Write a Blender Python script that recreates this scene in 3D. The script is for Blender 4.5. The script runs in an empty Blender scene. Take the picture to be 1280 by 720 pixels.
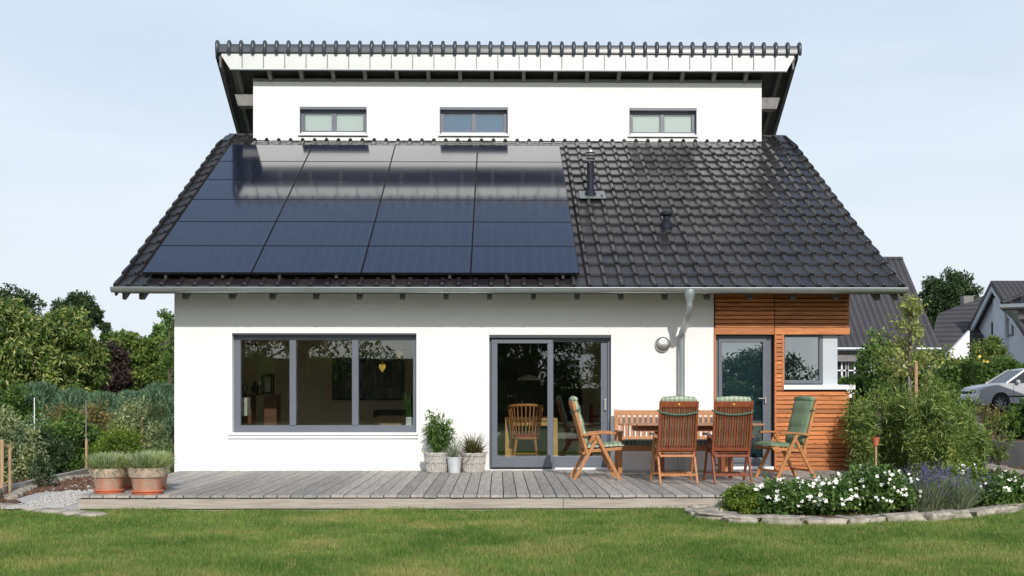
import bpy, math, random
import numpy as np
from mathutils import Vector, Matrix, noise as mnoise
random.seed(7); rng = np.random.default_rng(7)
scene = bpy.context.scene
col = scene.collection
R = math.radians
F = 1373.0; TH = R(0.67); CZ = 1.35; HY = 494.0; DK = 0.20   # focal px, yaw, eye height, horizon row, deck level
WY = 16.8                                                   # facade plane

def at(px, py, Y):
    u = (px-640)/F; v = (HY-py)/F
    t = Y/(math.cos(TH)-u*math.sin(TH))
    return Vector((t*(u*math.cos(TH)+math.sin(TH)), Y, CZ+t*v))
def X(px, Y): return at(px, 494, Y).x
def Z(py, Y, px=640): return at(px, py, Y).z

# ------------------------------------------------------------------ mesh helpers
OFF = {}
def reg(o, off): OFF[o.name] = Vector(off)
class MB:
    def __init__(s): s.v = []; s.f = []
    def add(s, vs, fs):
        n = len(s.v); s.v += [tuple(p) for p in vs]; s.f += [tuple(i+n for i in f) for f in fs]; return s
    def box(s, x0, x1, y0, y1, z0, z1):
        return s.add([(x0,y0,z0),(x1,y0,z0),(x1,y1,z0),(x0,y1,z0),(x0,y0,z1),(x1,y0,z1),(x1,y1,z1),(x0,y1,z1)],
                     [(0,3,2,1),(4,5,6,7),(0,1,5,4),(1,2,6,5),(2,3,7,6),(3,0,4,7)])
    def bar(s, p0, p1, w, t, side=(0,1,0)):
        p0 = Vector(p0); p1 = Vector(p1); d = (p1-p0).normalized(); sd = Vector(side)
        sd = (sd-d*sd.dot(d)).normalized(); up = d.cross(sd)
        vs = []
        for p in (p0, p1):
            for a, b in ((-1,-1),(1,-1),(1,1),(-1,1)): vs.append(p+sd*a*w/2+up*b*t/2)
        return s.add(vs, [(3,2,1,0),(4,5,6,7),(0,1,5,4),(1,2,6,5),(2,3,7,6),(3,0,4,7)])
    def tube(s, pts, r, n=10, cap=True):
        pts = [Vector(p) for p in pts]; m = len(pts)
        if not hasattr(r, '__len__'): r = [r]*m
        vs = []; fs = []; last = None
        for i, p in enumerate(pts):
            d = (pts[min(i+1,m-1)]-pts[max(i-1,0)])
            d = d.normalized() if d.length > 1e-9 else Vector((0,0,1))
            a = Vector((0,0,1)) if abs(d.z) < .9 else Vector((1,0,0))
            if last is not None: a = last
            a = (a-d*a.dot(d)); a = a.normalized() if a.length > 1e-6 else d.orthogonal().normalized()
            last = a; b = d.cross(a)
            for k in range(n):
                an = 2*math.pi*k/n; vs.append(p+(a*math.cos(an)+b*math.sin(an))*r[i])
        for i in range(m-1):
            for k in range(n):
                k2 = (k+1)%n; fs.append((i*n+k, i*n+k2, (i+1)*n+k2, (i+1)*n+k))
        if cap: fs.append(tuple(range(n-1,-1,-1))); fs.append(tuple((m-1)*n+k for k in range(n)))
        return s.add(vs, fs)
    def lathe(s, prof, c=(0,0,0), n=28, axis='z', wob=0):
        vs = []; fs = []; m = len(prof)
        for (r, z) in prof:
            for k in range(n):
                an = 2*math.pi*k/n; rr = r*(1+wob*math.sin(7*an+z*20))
                p = (rr*math.cos(an), rr*math.sin(an), z)
                if axis == 'y': p = (p[0], -p[2], p[1])
                if axis == 'Y': p = (p[0], p[2], p[1])
                vs.append((p[0]+c[0], p[1]+c[1], p[2]+c[2]))
        for i in range(m-1):
            for k in range(n):
                k2 = (k+1)%n; fs.append((i*n+k, i*n+k2, (i+1)*n+k2, (i+1)*n+k))
        return s.add(vs, fs)
    def prism(s, poly, a0, a1, axis='x'):
        n = len(poly); vs = []
        for a in (a0, a1):
            for (p, q) in poly:
                vs.append({'x': (a,p,q), 'y': (p,a,q), 'z': (p,q,a)}[axis])
        fs = [tuple(range(n-1,-1,-1)), tuple(range(n,2*n))]
        fs += [(i, (i+1)%n, n+(i+1)%n, n+i) for i in range(n)]
        return s.add(vs, fs)
    def rock(s, c, sx, sy, sz, seed=0, n=12, pw=.55, rot=0, rough=.12):
        vs = []; fs = []
        def se(a): return math.copysign(abs(a)**pw, a)
        m = n//2+1
        for i in range(m):
            ph = -math.pi/2+math.pi*i/(m-1)
            for k in range(n):
                th = 2*math.pi*k/n
                p = Vector((se(math.cos(ph))*se(math.cos(th)), se(math.cos(ph))*se(math.sin(th)), se(math.sin(ph))))
                q = p*(1+rough*mnoise.noise(p*1.3+Vector((seed*3.7,seed,0))) + rough*.6*mnoise.noise(p*3.1+Vector((seed*1.7,seed,5))))
                x, y, z = q.x*sx/2, q.y*sy/2, q.z*sz/2
                vs.append((c[0]+x*math.cos(rot)-y*math.sin(rot), c[1]+x*math.sin(rot)+y*math.cos(rot), c[2]+z))
        for i in range(m-1):
            for k in range(n):
                k2 = (k+1)%n; fs.append((i*n+k, i*n+k2, (i+1)*n+k2, (i+1)*n+k))
        return s.add(vs, fs)
    def build(s, name, mat, parent=None, smooth=False, bevel=0, ang=35):
        me = bpy.data.meshes.new(name)
        off = OFF.get(parent.name, Vector((0,0,0))) if parent else Vector((0,0,0))
        me.from_pydata([(v[0]-off[0], v[1]-off[1], v[2]-off[2]) for v in s.v], [], s.f); me.update()
        o = bpy.data.objects.new(name, me); col.objects.link(o)
        me.materials.append(mat)
        if smooth:
            me.polygons.foreach_set('use_smooth', [True]*len(me.polygons)); me.set_sharp_from_angle(angle=R(ang))
        if parent: o.parent = parent; OFF[o.name] = off
        if bevel:
            b = o.modifiers.new('bevel', 'BEVEL'); b.width = bevel; b.segments = 2; b.limit_method = 'ANGLE'
        return o
def tag(o, label=None, cat=None, group=None, kind=None):
    if label: o['label'] = label
    if cat: o['category'] = cat
    if group: o['group'] = group
    if kind: o['kind'] = kind
    return o
def thing(name, loc, label, cat, group=None, rz=0):
    o = bpy.data.objects.new(name, None); col.objects.link(o); o.location = loc; o.rotation_euler = (0,0,rz)
    o.empty_display_size = .2
    tag(o, label, cat, group); OFF[o.name] = Vector(loc); return o
def solo(mb, name, mat, label, cat, group=None, **k):
    o = mb.build(name, mat, None, **k); return tag(o, label, cat, group)
def recenter(o):
    me = o.data; n = len(me.vertices); a = np.empty(n*3, dtype=np.float32); me.vertices.foreach_get('co', a)
    a = a.reshape(-1,3); c = np.array([(a[:,0].min()+a[:,0].max())/2, (a[:,1].min()+a[:,1].max())/2, a[:,2].min()])
    me.vertices.foreach_set('co', (a-c).astype(np.float32).ravel()); o.location = c.tolist(); return o
def copy_tree(o, parent=None):
    c = o.copy(); col.objects.link(c)
    if parent: c.parent = parent
    for ch in list(o.children): copy_tree(ch, c)
    return c
def fastmesh(name, V, k, mat, parent=None, smooth=False):
    """V: (n,k,3) array of separate k-gons"""
    off = np.array(OFF.get(parent.name, (0,0,0)) if parent else (0,0,0))
    n = V.shape[0]; me = bpy.data.meshes.new(name)
    me.vertices.add(n*k); me.vertices.foreach_set('co', (V.reshape(-1,3)-off).astype(np.float32).ravel())
    me.loops.add(n*k); me.loops.foreach_set('vertex_index', np.arange(n*k, dtype=np.int32))
    me.polygons.add(n); me.polygons.foreach_set('loop_start', np.arange(0, n*k, k, dtype=np.int32))
    me.update(calc_edges=True); me.validate()
    me.materials.append(mat)
    o = bpy.data.objects.new(name, me); col.objects.link(o)
    if parent: o.parent = parent
    return o

# ------------------------------------------------------------------ materials
def new_mat(name):
    m = bpy.data.materials.new(name); m.use_nodes = True
    nt = m.node_tree; b = nt.nodes['Principled BSDF']; return m, nt, b
def N(nt, t, **k):
    n = nt.nodes.new(t)
    for a, v in k.items():
        if a.startswith('i_'):
            key = a[2:].replace('_',' ')
            n.inputs[key].default_value = v
        else: setattr(n, a, v)
    return n
def ramp(nt, src, stops, interp='LINEAR'):
    r = nt.nodes.new('ShaderNodeValToRGB'); r.color_ramp.interpolation = interp
    e = r.color_ramp.elements
    while len(e) < len(stops): e.new(.5)
    for i, (p, c) in enumerate(stops):
        e[i].position = p; e[i].color = (*c, 1) if len(c) == 3 else c
    nt.links.new(src, r.inputs[0]); return r.outputs[0]
def coords(nt, scale=(1,1,1), kind='Object', rot=(0,0,0)):
    tc = nt.nodes.new('ShaderNodeTexCoord'); mp = nt.nodes.new('ShaderNodeMapping')
    mp.inputs['Scale'].default_value = scale; mp.inputs['Rotation'].default_value = rot
    nt.links.new(tc.outputs[kind], mp.inputs[0]); return mp.outputs[0]
def noise(nt, vec, scale, detail=4, rough=.55):
    n = N(nt, 'ShaderNodeTexNoise'); n.inputs['Scale'].default_value = scale
    n.inputs['Detail'].default_value = detail; n.inputs['Roughness'].default_value = rough
    nt.links.new(vec, n.inputs['Vector']); return n.outputs['Fac']
def mix(nt, fac, a, b, mode='MIX'):
    m = nt.nodes.new('ShaderNodeMix'); m.data_type = 'RGBA'; m.blend_type = mode
    for i, v in ((0, fac), (6, a), (7, b)):
        if isinstance(v, (int, float)): m.inputs[i].default_value = v
        elif isinstance(v, tuple): m.inputs[i].default_value = (*v, 1)
        else: nt.links.new(v, m.inputs[i])
    return m.outputs[2]
def bump(nt, b, h, strength=.3, dist=.01):
    n = nt.nodes.new('ShaderNodeBump'); n.inputs['Strength'].default_value = strength
    n.inputs['Distance'].default_value = dist
    nt.links.new(h, n.inputs['Height']); nt.links.new(n.outputs[0], b.inputs['Normal'])
def simple(name, c, rough=.6, metal=0, var=.12, scale=3, bmp=0, bscale=60, kind='Object', spec=.5, stretch=(1,1,1)):
    m, nt, b = new_mat(name); v = coords(nt, stretch, kind)
    n = noise(nt, v, scale)
    lo = tuple(x*(1-var) for x in c); hi = tuple(min(1, x*(1+var)) for x in c)
    nt.links.new(ramp(nt, n, [(.3, lo), (.7, hi)]), b.inputs['Base Color'])
    b.inputs['Roughness'].default_value = rough; b.inputs['Metallic'].default_value = metal
    b.inputs['Specular IOR Level'].default_value = spec
    if bmp: bump(nt, b, noise(nt, v, bscale, 3), bmp, .004)
    return m
def island(nt): return nt.nodes.new('ShaderNodeNewGeometry').outputs['Random Per Island']
def wood(name, dark, mid, light, grain=(1,25,25), scale=2.5, rough=.55, isl=.6, bmp=.25, kind='Object', knots=False):
    m, nt, b = new_mat(name)
    tc = nt.nodes.new('ShaderNodeTexCoord'); mp = nt.nodes.new('ShaderNodeMapping'); mp.inputs['Scale'].default_value = grain
    nt.links.new(tc.outputs[kind], mp.inputs[0])
    r = island(nt); ml = N(nt, 'ShaderNodeMath', operation='MULTIPLY'); nt.links.new(r, ml.inputs[0]); ml.inputs[1].default_value = 57.
    cx = nt.nodes.new('ShaderNodeCombineXYZ'); nt.links.new(ml.outputs[0], cx.inputs[0]); nt.links.new(ml.outputs[0], cx.inputs[1])
    va = N(nt, 'ShaderNodeVectorMath', operation='ADD'); nt.links.new(mp.outputs[0], va.inputs[0]); nt.links.new(cx.outputs[0], va.inputs[1])
    n = noise(nt, va.outputs[0], scale, 6, .65)
    c1 = ramp(nt, n, [(.28, dark), (.5, mid), (.72, light)])
    c2 = ramp(nt, r, [(0, tuple(.62 for _ in range(3))), (1, (1.25,1.2,1.15))])
    nt.links.new(mix(nt, isl, c1, c2, 'MULTIPLY'), b.inputs['Base Color'])
    if knots:
        mk = coords(nt, (4.5,4.5,17)); vo = nt.nodes.new('ShaderNodeTexVoronoi'); vo.inputs['Scale'].default_value = 1.0; nt.links.new(mk, vo.inputs['Vector'])
        kf = ramp(nt, vo.outputs['Distance'], [(.07, (.75,)*3), (.16, (0,0,0))])
        nt.links.new(mix(nt, kf, mix(nt, isl, c1, c2, 'MULTIPLY'), (.07,.02,.008)), b.inputs['Base Color'])
    b.inputs['Roughness'].default_value = rough
    bump(nt, b, n, bmp, .006); return m
def leafmat(name, cols, rough=.5, trans=.3, spec=.35):
    """cols: list of colours picked per leaf"""
    m, nt, b = new_mat(name)
    r = island(nt)
    cols = [tuple(min(.6, x*1.6) for x in cc) for cc in cols]
    k = len(cols); c = ramp(nt, r, [(i/max(1,k-1), cc) for i, cc in enumerate(cols)])
    v = coords(nt); n = noise(nt, v, 2.6, 3)
    c = mix(nt, .75, c, ramp(nt, n, [(.36, (.50,.58,.52)), (.64, (1.25,1.2,1.05))]), 'MULTIPLY')
    nt.links.new(c, b.inputs['Base Color']); b.inputs['Roughness'].default_value = rough; b.inputs['Specular IOR Level'].default_value = spec
    t = nt.nodes.new('ShaderNodeBsdfTranslucent'); nt.links.new(mix(nt, 1.0, c, (1.5,1.6,.7), 'MULTIPLY'), t.inputs[0])
    ms = nt.nodes.new('ShaderNodeMixShader'); ms.inputs[0].default_value = trans
    nt.links.new(b.outputs[0], ms.inputs[1]); nt.links.new(t.outputs[0], ms.inputs[2])
    nt.links.new(ms.outputs[0], nt.nodes['Material Output'].inputs[0]); return m

M = {}
# white render with fine grain
m, nt, b = new_mat('stucco'); v = coords(nt)
nt.links.new(ramp(nt, noise(nt, v, .9, 5), [(.3, (.80,.80,.795)), (.7, (.85,.85,.845))]), b.inputs['Base Color'])
b.inputs['Roughness'].default_value = .9; bump(nt, b, noise(nt, v, 110, 3), .6, .006); M['stucco'] = m
M['white_paint'] = simple('white_paint', (.78,.79,.8), .45, var=.03)
M['frame'] = simple('anthracite_frame', (.125,.14,.17), .38, var=.05)
M['frame_dark'] = simple('dark_frame', (.05,.055,.065), .4, var=.05)
M['gray_panel'] = simple('grey_panel', (.50,.54,.58), .5, var=.03)
M['blue_blind'] = simple('blue_blind', (.002,.10,.24), .8, var=.04)  # blue standing in for sky mirrored in the middle upper window
M['zinc'] = simple('zinc_sheet', (.42,.46,.47), .38, .75, var=.12, scale=2.5, stretch=(1,1,1))
M['zinc_light'] = simple('zinc_fascia', (.60,.62,.61), .5, .1, var=.06, scale=1.5)
M['steel'] = simple('brushed_steel', (.45,.45,.44), .38, 1, var=.08, scale=8)
M['soffit'] = wood('soffit_boards', (.05,.05,.055), (.075,.075,.08), (.10,.10,.105), (1,8,8), 3)
M['rafter'] = wood('painted_rafter', (.075,.078,.082), (.11,.112,.118), (.15,.15,.155), (6,1,6), 3)
M['rafter_gray'] = simple('grey_purlin', (.2,.19,.185), .7, var=.2, scale=8)
# roof tiles
m, nt, b = new_mat('roof_tile'); v = coords(nt)
c = ramp(nt, noise(nt, v, 1.1, 5), [(.3, (.019,.018,.0195)), (.7, (.034,.032,.033))])
c = mix(nt, .5, c, ramp(nt, noise(nt, v, 14, 3), [(.35, (.85,.85,.85)), (.65, (1.15,1.12,1.12))]), 'MULTIPLY')
gp_ = nt.nodes.new('ShaderNodeNewGeometry'); sb_ = N(nt, 'ShaderNodeVectorMath', operation='SUBTRACT'); nt.links.new(gp_.outputs['Position'], sb_.inputs[0]); sb_.inputs[1].default_value = (-5.6, 16.1, 0)
sn_ = N(nt, 'ShaderNodeVectorMath', operation='SNAP'); nt.links.new(sb_.outputs[0], sn_.inputs[0]); sn_.inputs[1].default_value = (11.54/48, .415*math.cos(math.radians(30.1)), 1000)
wn_ = nt.nodes.new('ShaderNodeTexWhiteNoise'); nt.links.new(sn_.outputs[0], wn_.inputs[0])
c = mix(nt, 1.0, c, ramp(nt, wn_.outputs['Value'], [(0, (.72,.72,.74)), (1, (1.35,1.30,1.28))]), 'MULTIPLY')
nt.links.new(c, b.inputs['Base Color'])
nt.links.new(ramp(nt, noise(nt, v, 3, 3), [(.3, (.24,)*3), (.7, (.34,)*3)]), b.inputs['Roughness'])
b.inputs['Coat Weight'].default_value = .45; b.inputs['Coat Roughness'].default_value = .28; bump(nt, b, noise(nt, v, 7, 2), .10, .01); M['tile'] = m
M['ridge_tile'] = simple('blue_black_tile', (.055,.065,.08), .32, var=.15, scale=5)
# solar glass: near-black cells, thin lines every cell, smooth glass
m, nt, b = new_mat('solar_cells'); v = coords(nt, (1,1,1), 'UV')
br = N(nt, 'ShaderNodeTexBrick', offset=0.0); nt.links.new(v, br.inputs['Vector'])
br.inputs['Color1'].default_value = (.009,.013,.032,1); br.inputs['Color2'].default_value = (.012,.018,.042,1); br.inputs['Mortar'].default_value = (.045,.055,.085,1)
br.inputs['Scale'].default_value = 1; br.inputs['Mortar Size'].default_value = .004; br.inputs['Brick Width'].default_value = .157; br.inputs['Row Height'].default_value = .157
br.inputs['Mortar Smooth'].default_value = .4
wv = N(nt, 'ShaderNodeTexBrick', offset=0.0); nt.links.new(v, wv.inputs['Vector'])
wv.inputs['Color1'].default_value = (0,0,0,1); wv.inputs['Color2'].default_value = (0,0,0,1); wv.inputs['Mortar'].default_value = (1,1,1,1)
wv.inputs['Scale'].default_value = 1; wv.inputs['Mortar Size'].default_value = .0012; wv.inputs['Brick Width'].default_value = 9; wv.inputs['Row Height'].default_value = .0523; 
nt.links.new(mix(nt, wv.outputs['Color'], br.outputs['Color'], (.06,.07,.095)), b.inputs['Base Color'])
b.inputs['Roughness'].default_value = .13; b.inputs['IOR'].default_value = 1.85
b.inputs['Coat Weight'].default_value = 1; b.inputs['Coat IOR'].default_value = 1.7; b.inputs['Coat Roughness'].default_value = .07
nt.links.new(ramp(nt, noise(nt, coords(nt), .8, 3), [(.3, (.10,)*3), (.7, (.16,)*3)]), b.inputs['Roughness'])
M['solar'] = m
M['solar_frame'] = simple('black_aluminium', (.02,.022,.025), .35, .6, var=.05)
# window glass: clear pane with fresnel reflection
def glassmat(name, tint, refl=1.0, mul=1.0, add=.03):
    m, nt, b = new_mat(name); nt.nodes.remove(b)
    tr = nt.nodes.new('ShaderNodeBsdfTransparent'); tr.inputs[0].default_value = (*tint, 1)
    gl = nt.nodes.new('ShaderNodeBsdfGlossy'); gl.inputs['Roughness'].default_value = .0; gl.inputs[0].default_value = (.95*refl,.98*refl,1*refl,1)
    fr = nt.nodes.new('ShaderNodeFresnel'); fr.inputs[0].default_value = 1.75
    ml = N(nt, 'ShaderNodeMath', operation='MULTIPLY_ADD'); nt.links.new(fr.outputs[0], ml.inputs[0]); ml.inputs[1].default_value = mul; ml.inputs[2].default_value = add; ml.use_clamp = True
    v = coords(nt); n = noise(nt, v, 1.3, 1); bp = nt.nodes.new('ShaderNodeBump'); bp.inputs['Strength'].default_value = .05; bp.inputs['Distance'].default_value = .02
    nt.links.new(n, bp.inputs['Height']); nt.links.new(bp.outputs[0], gl.inputs['Normal'])
    ms = nt.nodes.new('ShaderNodeMixShader'); nt.links.new(ml.outputs[0], ms.inputs[0])
    nt.links.new(tr.outputs[0], ms.inputs[1]); nt.links.new(gl.outputs[0], ms.inputs[2])
    nt.links.new(ms.outputs[0], nt.nodes['Material Output'].inputs[0]); return m
M['glass'] = glassmat('window_glass', (.93,.95,.93))
M['glass_blue'] = glassmat('coated_glass', (.62,.74,.78), 1.0, 1.5, .14)
M['cladding'] = wood('larch_cladding', (.28,.08,.025), (.54,.19,.06), (.68,.29,.11), (1.2,1,26), 3.2, .6, .85, knots=True)
M['teak'] = wood('teak', (.29,.10,.032), (.47,.20,.07), (.57,.28,.115), (14,14,1.5), 5, .5, .45, .1)
M['teak_dark'] = wood('dark_oiled_teak', (.13,.03,.012), (.23,.06,.022), (.32,.10,.04), (14,14,1.5), 5, .45, .45, .1)
M['teak_flat'] = wood('teak_tabletop', (.24,.10,.045), (.34,.15,.07), (.42,.21,.11), (2,18,18), 5, .5, .5, .1)
M['lightwood'] = simple('light_oak', (.62,.38,.14), .5, var=.15, scale=6)
M['deck'] = wood('weathered_decking', (.22,.205,.19), (.37,.35,.325), (.53,.505,.475), (26,1.1,10), 2.2, .75, .62, .35)
M['deck_fascia'] = wood('weathered_fascia', (.24,.21,.185), (.40,.355,.315), (.50,.455,.41), (1.0,20,24), 2.2, .8, .3, .4)
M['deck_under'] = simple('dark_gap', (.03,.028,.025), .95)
M['concrete'] = simple('concrete', (.42,.41,.38), .9, var=.2, scale=5, bmp=.4)
M['concrete_dark'] = simple('dark_concrete', (.13,.135,.14), .85, var=.2, scale=3, bmp=.3)
M['stone'] = simple('natural_stone', (.36,.325,.27), .9, var=.5, scale=9, bmp=.6, bscale=30)
M['gravel'] = simple('white_gravel', (.50,.49,.46), .9, var=.35, scale=60, bmp=1, bscale=70)
M['terracotta'] = None
m, nt, b = new_mat('terracotta'); v = coords(nt)
c = ramp(nt, noise(nt, v, 9, 5), [(.3, (.46,.20,.12)), (.7, (.58,.31,.21))])
c = mix(nt, ramp(nt, noise(nt, v, 14, 5, .7), [(.45, (0,0,0)), (.62, (.7,.7,.7))]), c, (.50,.42,.35))
nt.links.new(c, b.inputs['Base Color']); b.inputs['Roughness'].default_value = .85; bump(nt, b, noise(nt, v, 60), .3, .003); M['terracotta'] = m
M['terra_rim'] = simple('mossy_terracotta', (.40,.31,.24), .9, var=.3, scale=14, bmp=.4)
M['saucer'] = simple('orange_terracotta', (.52,.15,.07), .75, var=.15, scale=9)
M['wicker'] = simple('grey_wicker', (.46,.44,.41), .85, var=.3, scale=30, bmp=.8, bscale=90)
M['zinc_pot'] = simple('white_zinc', (.62,.66,.68), .5, .3, var=.08, scale=9)
M['soil'] = simple('bark_mulch', (.13,.07,.045), .95, var=.6, scale=24, bmp=1, bscale=45)
M['cushion'] = None
def plaid(name, base, hi, sc, stretch=(1,1,1)):
    m, nt, b = new_mat(name); v = coords(nt, stretch)
    outs = []
    for ax in ('X','Y','Z'):
        w = N(nt, 'ShaderNodeTexWave', bands_direction=ax); w.inputs['Scale'].default_value = sc; nt.links.new(v, w.inputs[0])
        outs.append(ramp(nt, w.outputs['Color'], [(.42, (0,0,0)), (.58, (1,1,1))]))
    a = mix(nt, 1.0, outs[0], outs[1], 'ADD'); a = mix(nt, .5, a, outs[2], 'ADD')
    ml = mix(nt, 1.0, a, (.33,.33,.33), 'MULTIPLY')
    nt.links.new(mix(nt, ml, base, hi), b.inputs['Base Color'])
    b.inputs['Roughness'].default_value = .95; bump(nt, b, noise(nt, v, 35, 2), .3, .006); return m
M['cushion'] = plaid('green_check_fabric', (.11,.18,.105), (.52,.58,.44), 5.2)
M['cushion_plain'] = plaid('plain_green_fabric', (.15,.22,.135), (.21,.29,.18), 5.2)
M['cushion_dark'] = plaid('dark_check_fabric', (.02,.045,.035), (.22,.28,.22), 5.2)
M['cord'] = simple('green_cord', (.08,.16,.11), .9, var=.3, scale=60)
M['black'] = simple('black_plastic', (.012,.015,.024), .6, spec=.25, var=.1)
M['brass'] = simple('brass', (.62,.40,.08), .4, .5)
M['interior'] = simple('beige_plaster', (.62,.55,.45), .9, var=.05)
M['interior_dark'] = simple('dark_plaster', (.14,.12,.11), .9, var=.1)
M['floor'] = wood('parquet', (.2,.11,.06), (.3,.17,.09), (.36,.22,.12), (20,1,1), 3)
M['dark_cabinet'] = wood('walnut', (.09,.035,.02), (.15,.06,.03), (.2,.09,.05), (1,1,14), 3)
M['charcoal_fabric'] = simple('charcoal_fabric', (.04,.04,.045), .95, var=.2, scale=20)
M['gray_fabric'] = simple('grey_fabric', (.2,.2,.2), .95, var=.2, scale=20)
M['tan_fabric'] = simple('tan_fabric', (.4,.28,.17), .95, var=.2, scale=20)
M['red_fabric'] = simple('red_fabric', (.3,.02,.025), .9, var=.2, scale=20)
M['paper_shade'] = simple('paper_shade', (.6,.6,.54), .8, var=.03)
M['bark'] = simple('bark', (.13,.10,.075), .95, var=.35, scale=12, bmp=.8, bscale=25)
M['pale_bark'] = simple('pale_stake', (.42,.28,.16), .8, var=.25, scale=10)
M['blinds'] = None
for key, c0, c1, rowh in (('blinds', (.60,.66,.64), (.48,.54,.53), .025), ('blinds_dark', (.24,.27,.27), (.09,.10,.105), .035)):
    m, nt, b = new_mat(key); v = coords(nt); w = N(nt, 'ShaderNodeTexWave', bands_direction='Z'); w.inputs['Scale'].default_value = .314/rowh; nt.links.new(v, w.inputs[0])
    nt.links.new(mix(nt, w.outputs['Color'], c0, c1), b.inputs['Base Color']); M[key] = m
# neighbours
def bandroof(name, c, direction, sc):
    m, nt, b = new_mat(name); v = coords(nt); w = N(nt, 'ShaderNodeTexWave', bands_direction=direction); w.inputs['Scale'].default_value = sc
    w.inputs['Distortion'].default_value = .0; nt.links.new(v, w.inputs[0])
    d = tuple(x*.55 for x in c)
    cc = mix(nt, w.outputs['Color'], d, c); cc = mix(nt, .5, cc, ramp(nt, noise(nt, v, .8), [(.3, (.8,)*3), (.7, (1.15,)*3)]), 'MULTIPLY')
    nt.links.new(cc, b.inputs['Base Color']); b.inputs['Roughness'].default_value = .55; bump(nt, b, w.outputs['Fac'], .8, .05); return m
M['far_tile'] = bandroof('neighbour_tile', (.075,.072,.078), 'X', 1.1)
M['far_tile_rows'] = bandroof('neighbour_tile_rows', (.085,.078,.08), 'Z', 1.1)
M['far_tile_old'] = bandroof('old_brown_tile', (.14,.12,.11), 'X', 1.1)
M['blue_wall'] = simple('pale_render', (.66,.69,.74), .9, var=.03)
M['dark_window'] = simple('dark_window', (.025,.03,.035), .08, var=.2)
M['asphalt'] = simple('asphalt', (.09,.09,.09), .9, var=.2, scale=9, bmp=.5)
M['car_paint'] = simple('silver_paint', (.62,.64,.67), .3, .25, var=.02)
M['car_glass'] = simple('car_glass', (.02,.025,.03), .05, var=.1)
M['tyre'] = simple('tyre', (.02,.02,.02), .8)
M['rim'] = simple('alloy', (.6,.6,.62), .3, .8)
M['petal'] = simple('white_petal', (.85,.85,.80), .6, var=.05, scale=20)
M['purple'] = leafmat('lavender_blossom', [(.06,.045,.14),(.10,.08,.20)], trans=.15)
M['yellow_petal'] = simple('yellow_petal', (.8,.6,.12), .6)
# foliage
M['l_chestnut'] = leafmat('chestnut_leaf', [(.025,.055,.018),(.055,.105,.028),(.115,.165,.045),(.22,.245,.085),(.32,.32,.14)])
M['l_dark'] = leafmat('dark_leaf', [(.02,.04,.02),(.035,.062,.028),(.065,.095,.04)])
M['l_pale'] = leafmat('pale_young_leaf', [(.12,.15,.05),(.20,.22,.08),(.30,.30,.13)])
M['l_purple'] = leafmat('purple_leaf', [(.018,.012,.014),(.035,.022,.022),(.05,.035,.028)], trans=.1)
M['l_green'] = leafmat('green_leaf', [(.03,.065,.018),(.065,.125,.03),(.13,.19,.055)])
M['l_olive'] = leafmat('olive_leaf', [(.06,.09,.025),(.10,.14,.035),(.15,.19,.055)])
M['l_conifer'] = leafmat('bluegreen_needles', [(.04,.085,.05),(.08,.145,.095),(.15,.22,.15)], trans=.15)
M['l_varieg'] = leafmat('variegated_leaf', [(.08,.115,.05),(.18,.21,.11),(.36,.37,.25)])
M['l_potgrass'] = leafmat('striped_grass', [(.12,.17,.06),(.30,.34,.17),(.55,.55,.40)])
M['l_bamboo'] = leafmat('bamboo_leaf', [(.035,.075,.02),(.085,.14,.035),(.16,.215,.06),(.30,.31,.14)])
M['l_rose'] = leafmat('rose_leaf', [(.035,.075,.022),(.065,.12,.034),(.12,.185,.055)])
M['l_box'] = leafmat('box_leaf', [(.06,.10,.015),(.11,.16,.025),(.17,.22,.04)])
M['l_lavender'] = leafmat('lavender_leaf', [(.09,.12,.085),(.15,.18,.135),(.22,.25,.19)])
M['l_dry'] = leafmat('dry_leaf', [(.12,.10,.04),(.22,.17,.07)])
M['l_brown'] = leafmat('bronze_blade', [(.05,.04,.02),(.10,.07,.03),(.08,.11,.03)])
def lawncol(nt, blades):
    g = nt.nodes.new('ShaderNodeNewGeometry'); v = g.outputs['Position']
    n1 = noise(nt, v, .55, 4, .6); n2 = noise(nt, v, 6.5, 5, .7)
    mpn = nt.nodes.new('ShaderNodeMapping'); mpn.inputs['Scale'].default_value = (.8,.75,1); nt.links.new(v, mpn.inputs[0])
    n3 = noise(nt, mpn.outputs[0], 1.1, 3)
    c = ramp(nt, n3, [(.36, (.115,.215,.048)), (.52, (.19,.285,.08)), (.68, (.34,.34,.145))])
    c = mix(nt, ramp(nt, n2, [(.50, (0,0,0)), (.70, (.8,)*3)]), c, (.38,.33,.17))
    c = mix(nt, .6, c, ramp(nt, n1, [(.3, (.75,.8,.7)), (.7, (1.15,1.1,1.05))]), 'MULTIPLY')
    if blades:
        c = mix(nt, .8, c, ramp(nt, g.outputs['Random Per Island'], [(0, (.45,.5,.4)), (.8, (1.25,1.25,1.15)), (1, (2.1,1.8,1.5))]), 'MULTIPLY')
    return c
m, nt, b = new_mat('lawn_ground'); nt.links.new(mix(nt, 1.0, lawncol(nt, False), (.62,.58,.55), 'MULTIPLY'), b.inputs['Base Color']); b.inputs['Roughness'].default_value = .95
bump(nt, b, noise(nt, coords(nt), 40, 3), 1, .02); M['lawn'] = m
m, nt, b = new_mat('grass_blade'); c = lawncol(nt, True); nt.links.new(c, b.inputs['Base Color']); b.inputs['Roughness'].default_value = .6; b.inputs['Specular IOR Level'].default_value = .3
t = nt.nodes.new('ShaderNodeBsdfTranslucent'); nt.links.new(mix(nt, 1.0, c, (1.4,1.5,.8), 'MULTIPLY'), t.inputs[0]); ms = nt.nodes.new('ShaderNodeMixShader'); ms.inputs[0].default_value = .35
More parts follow.
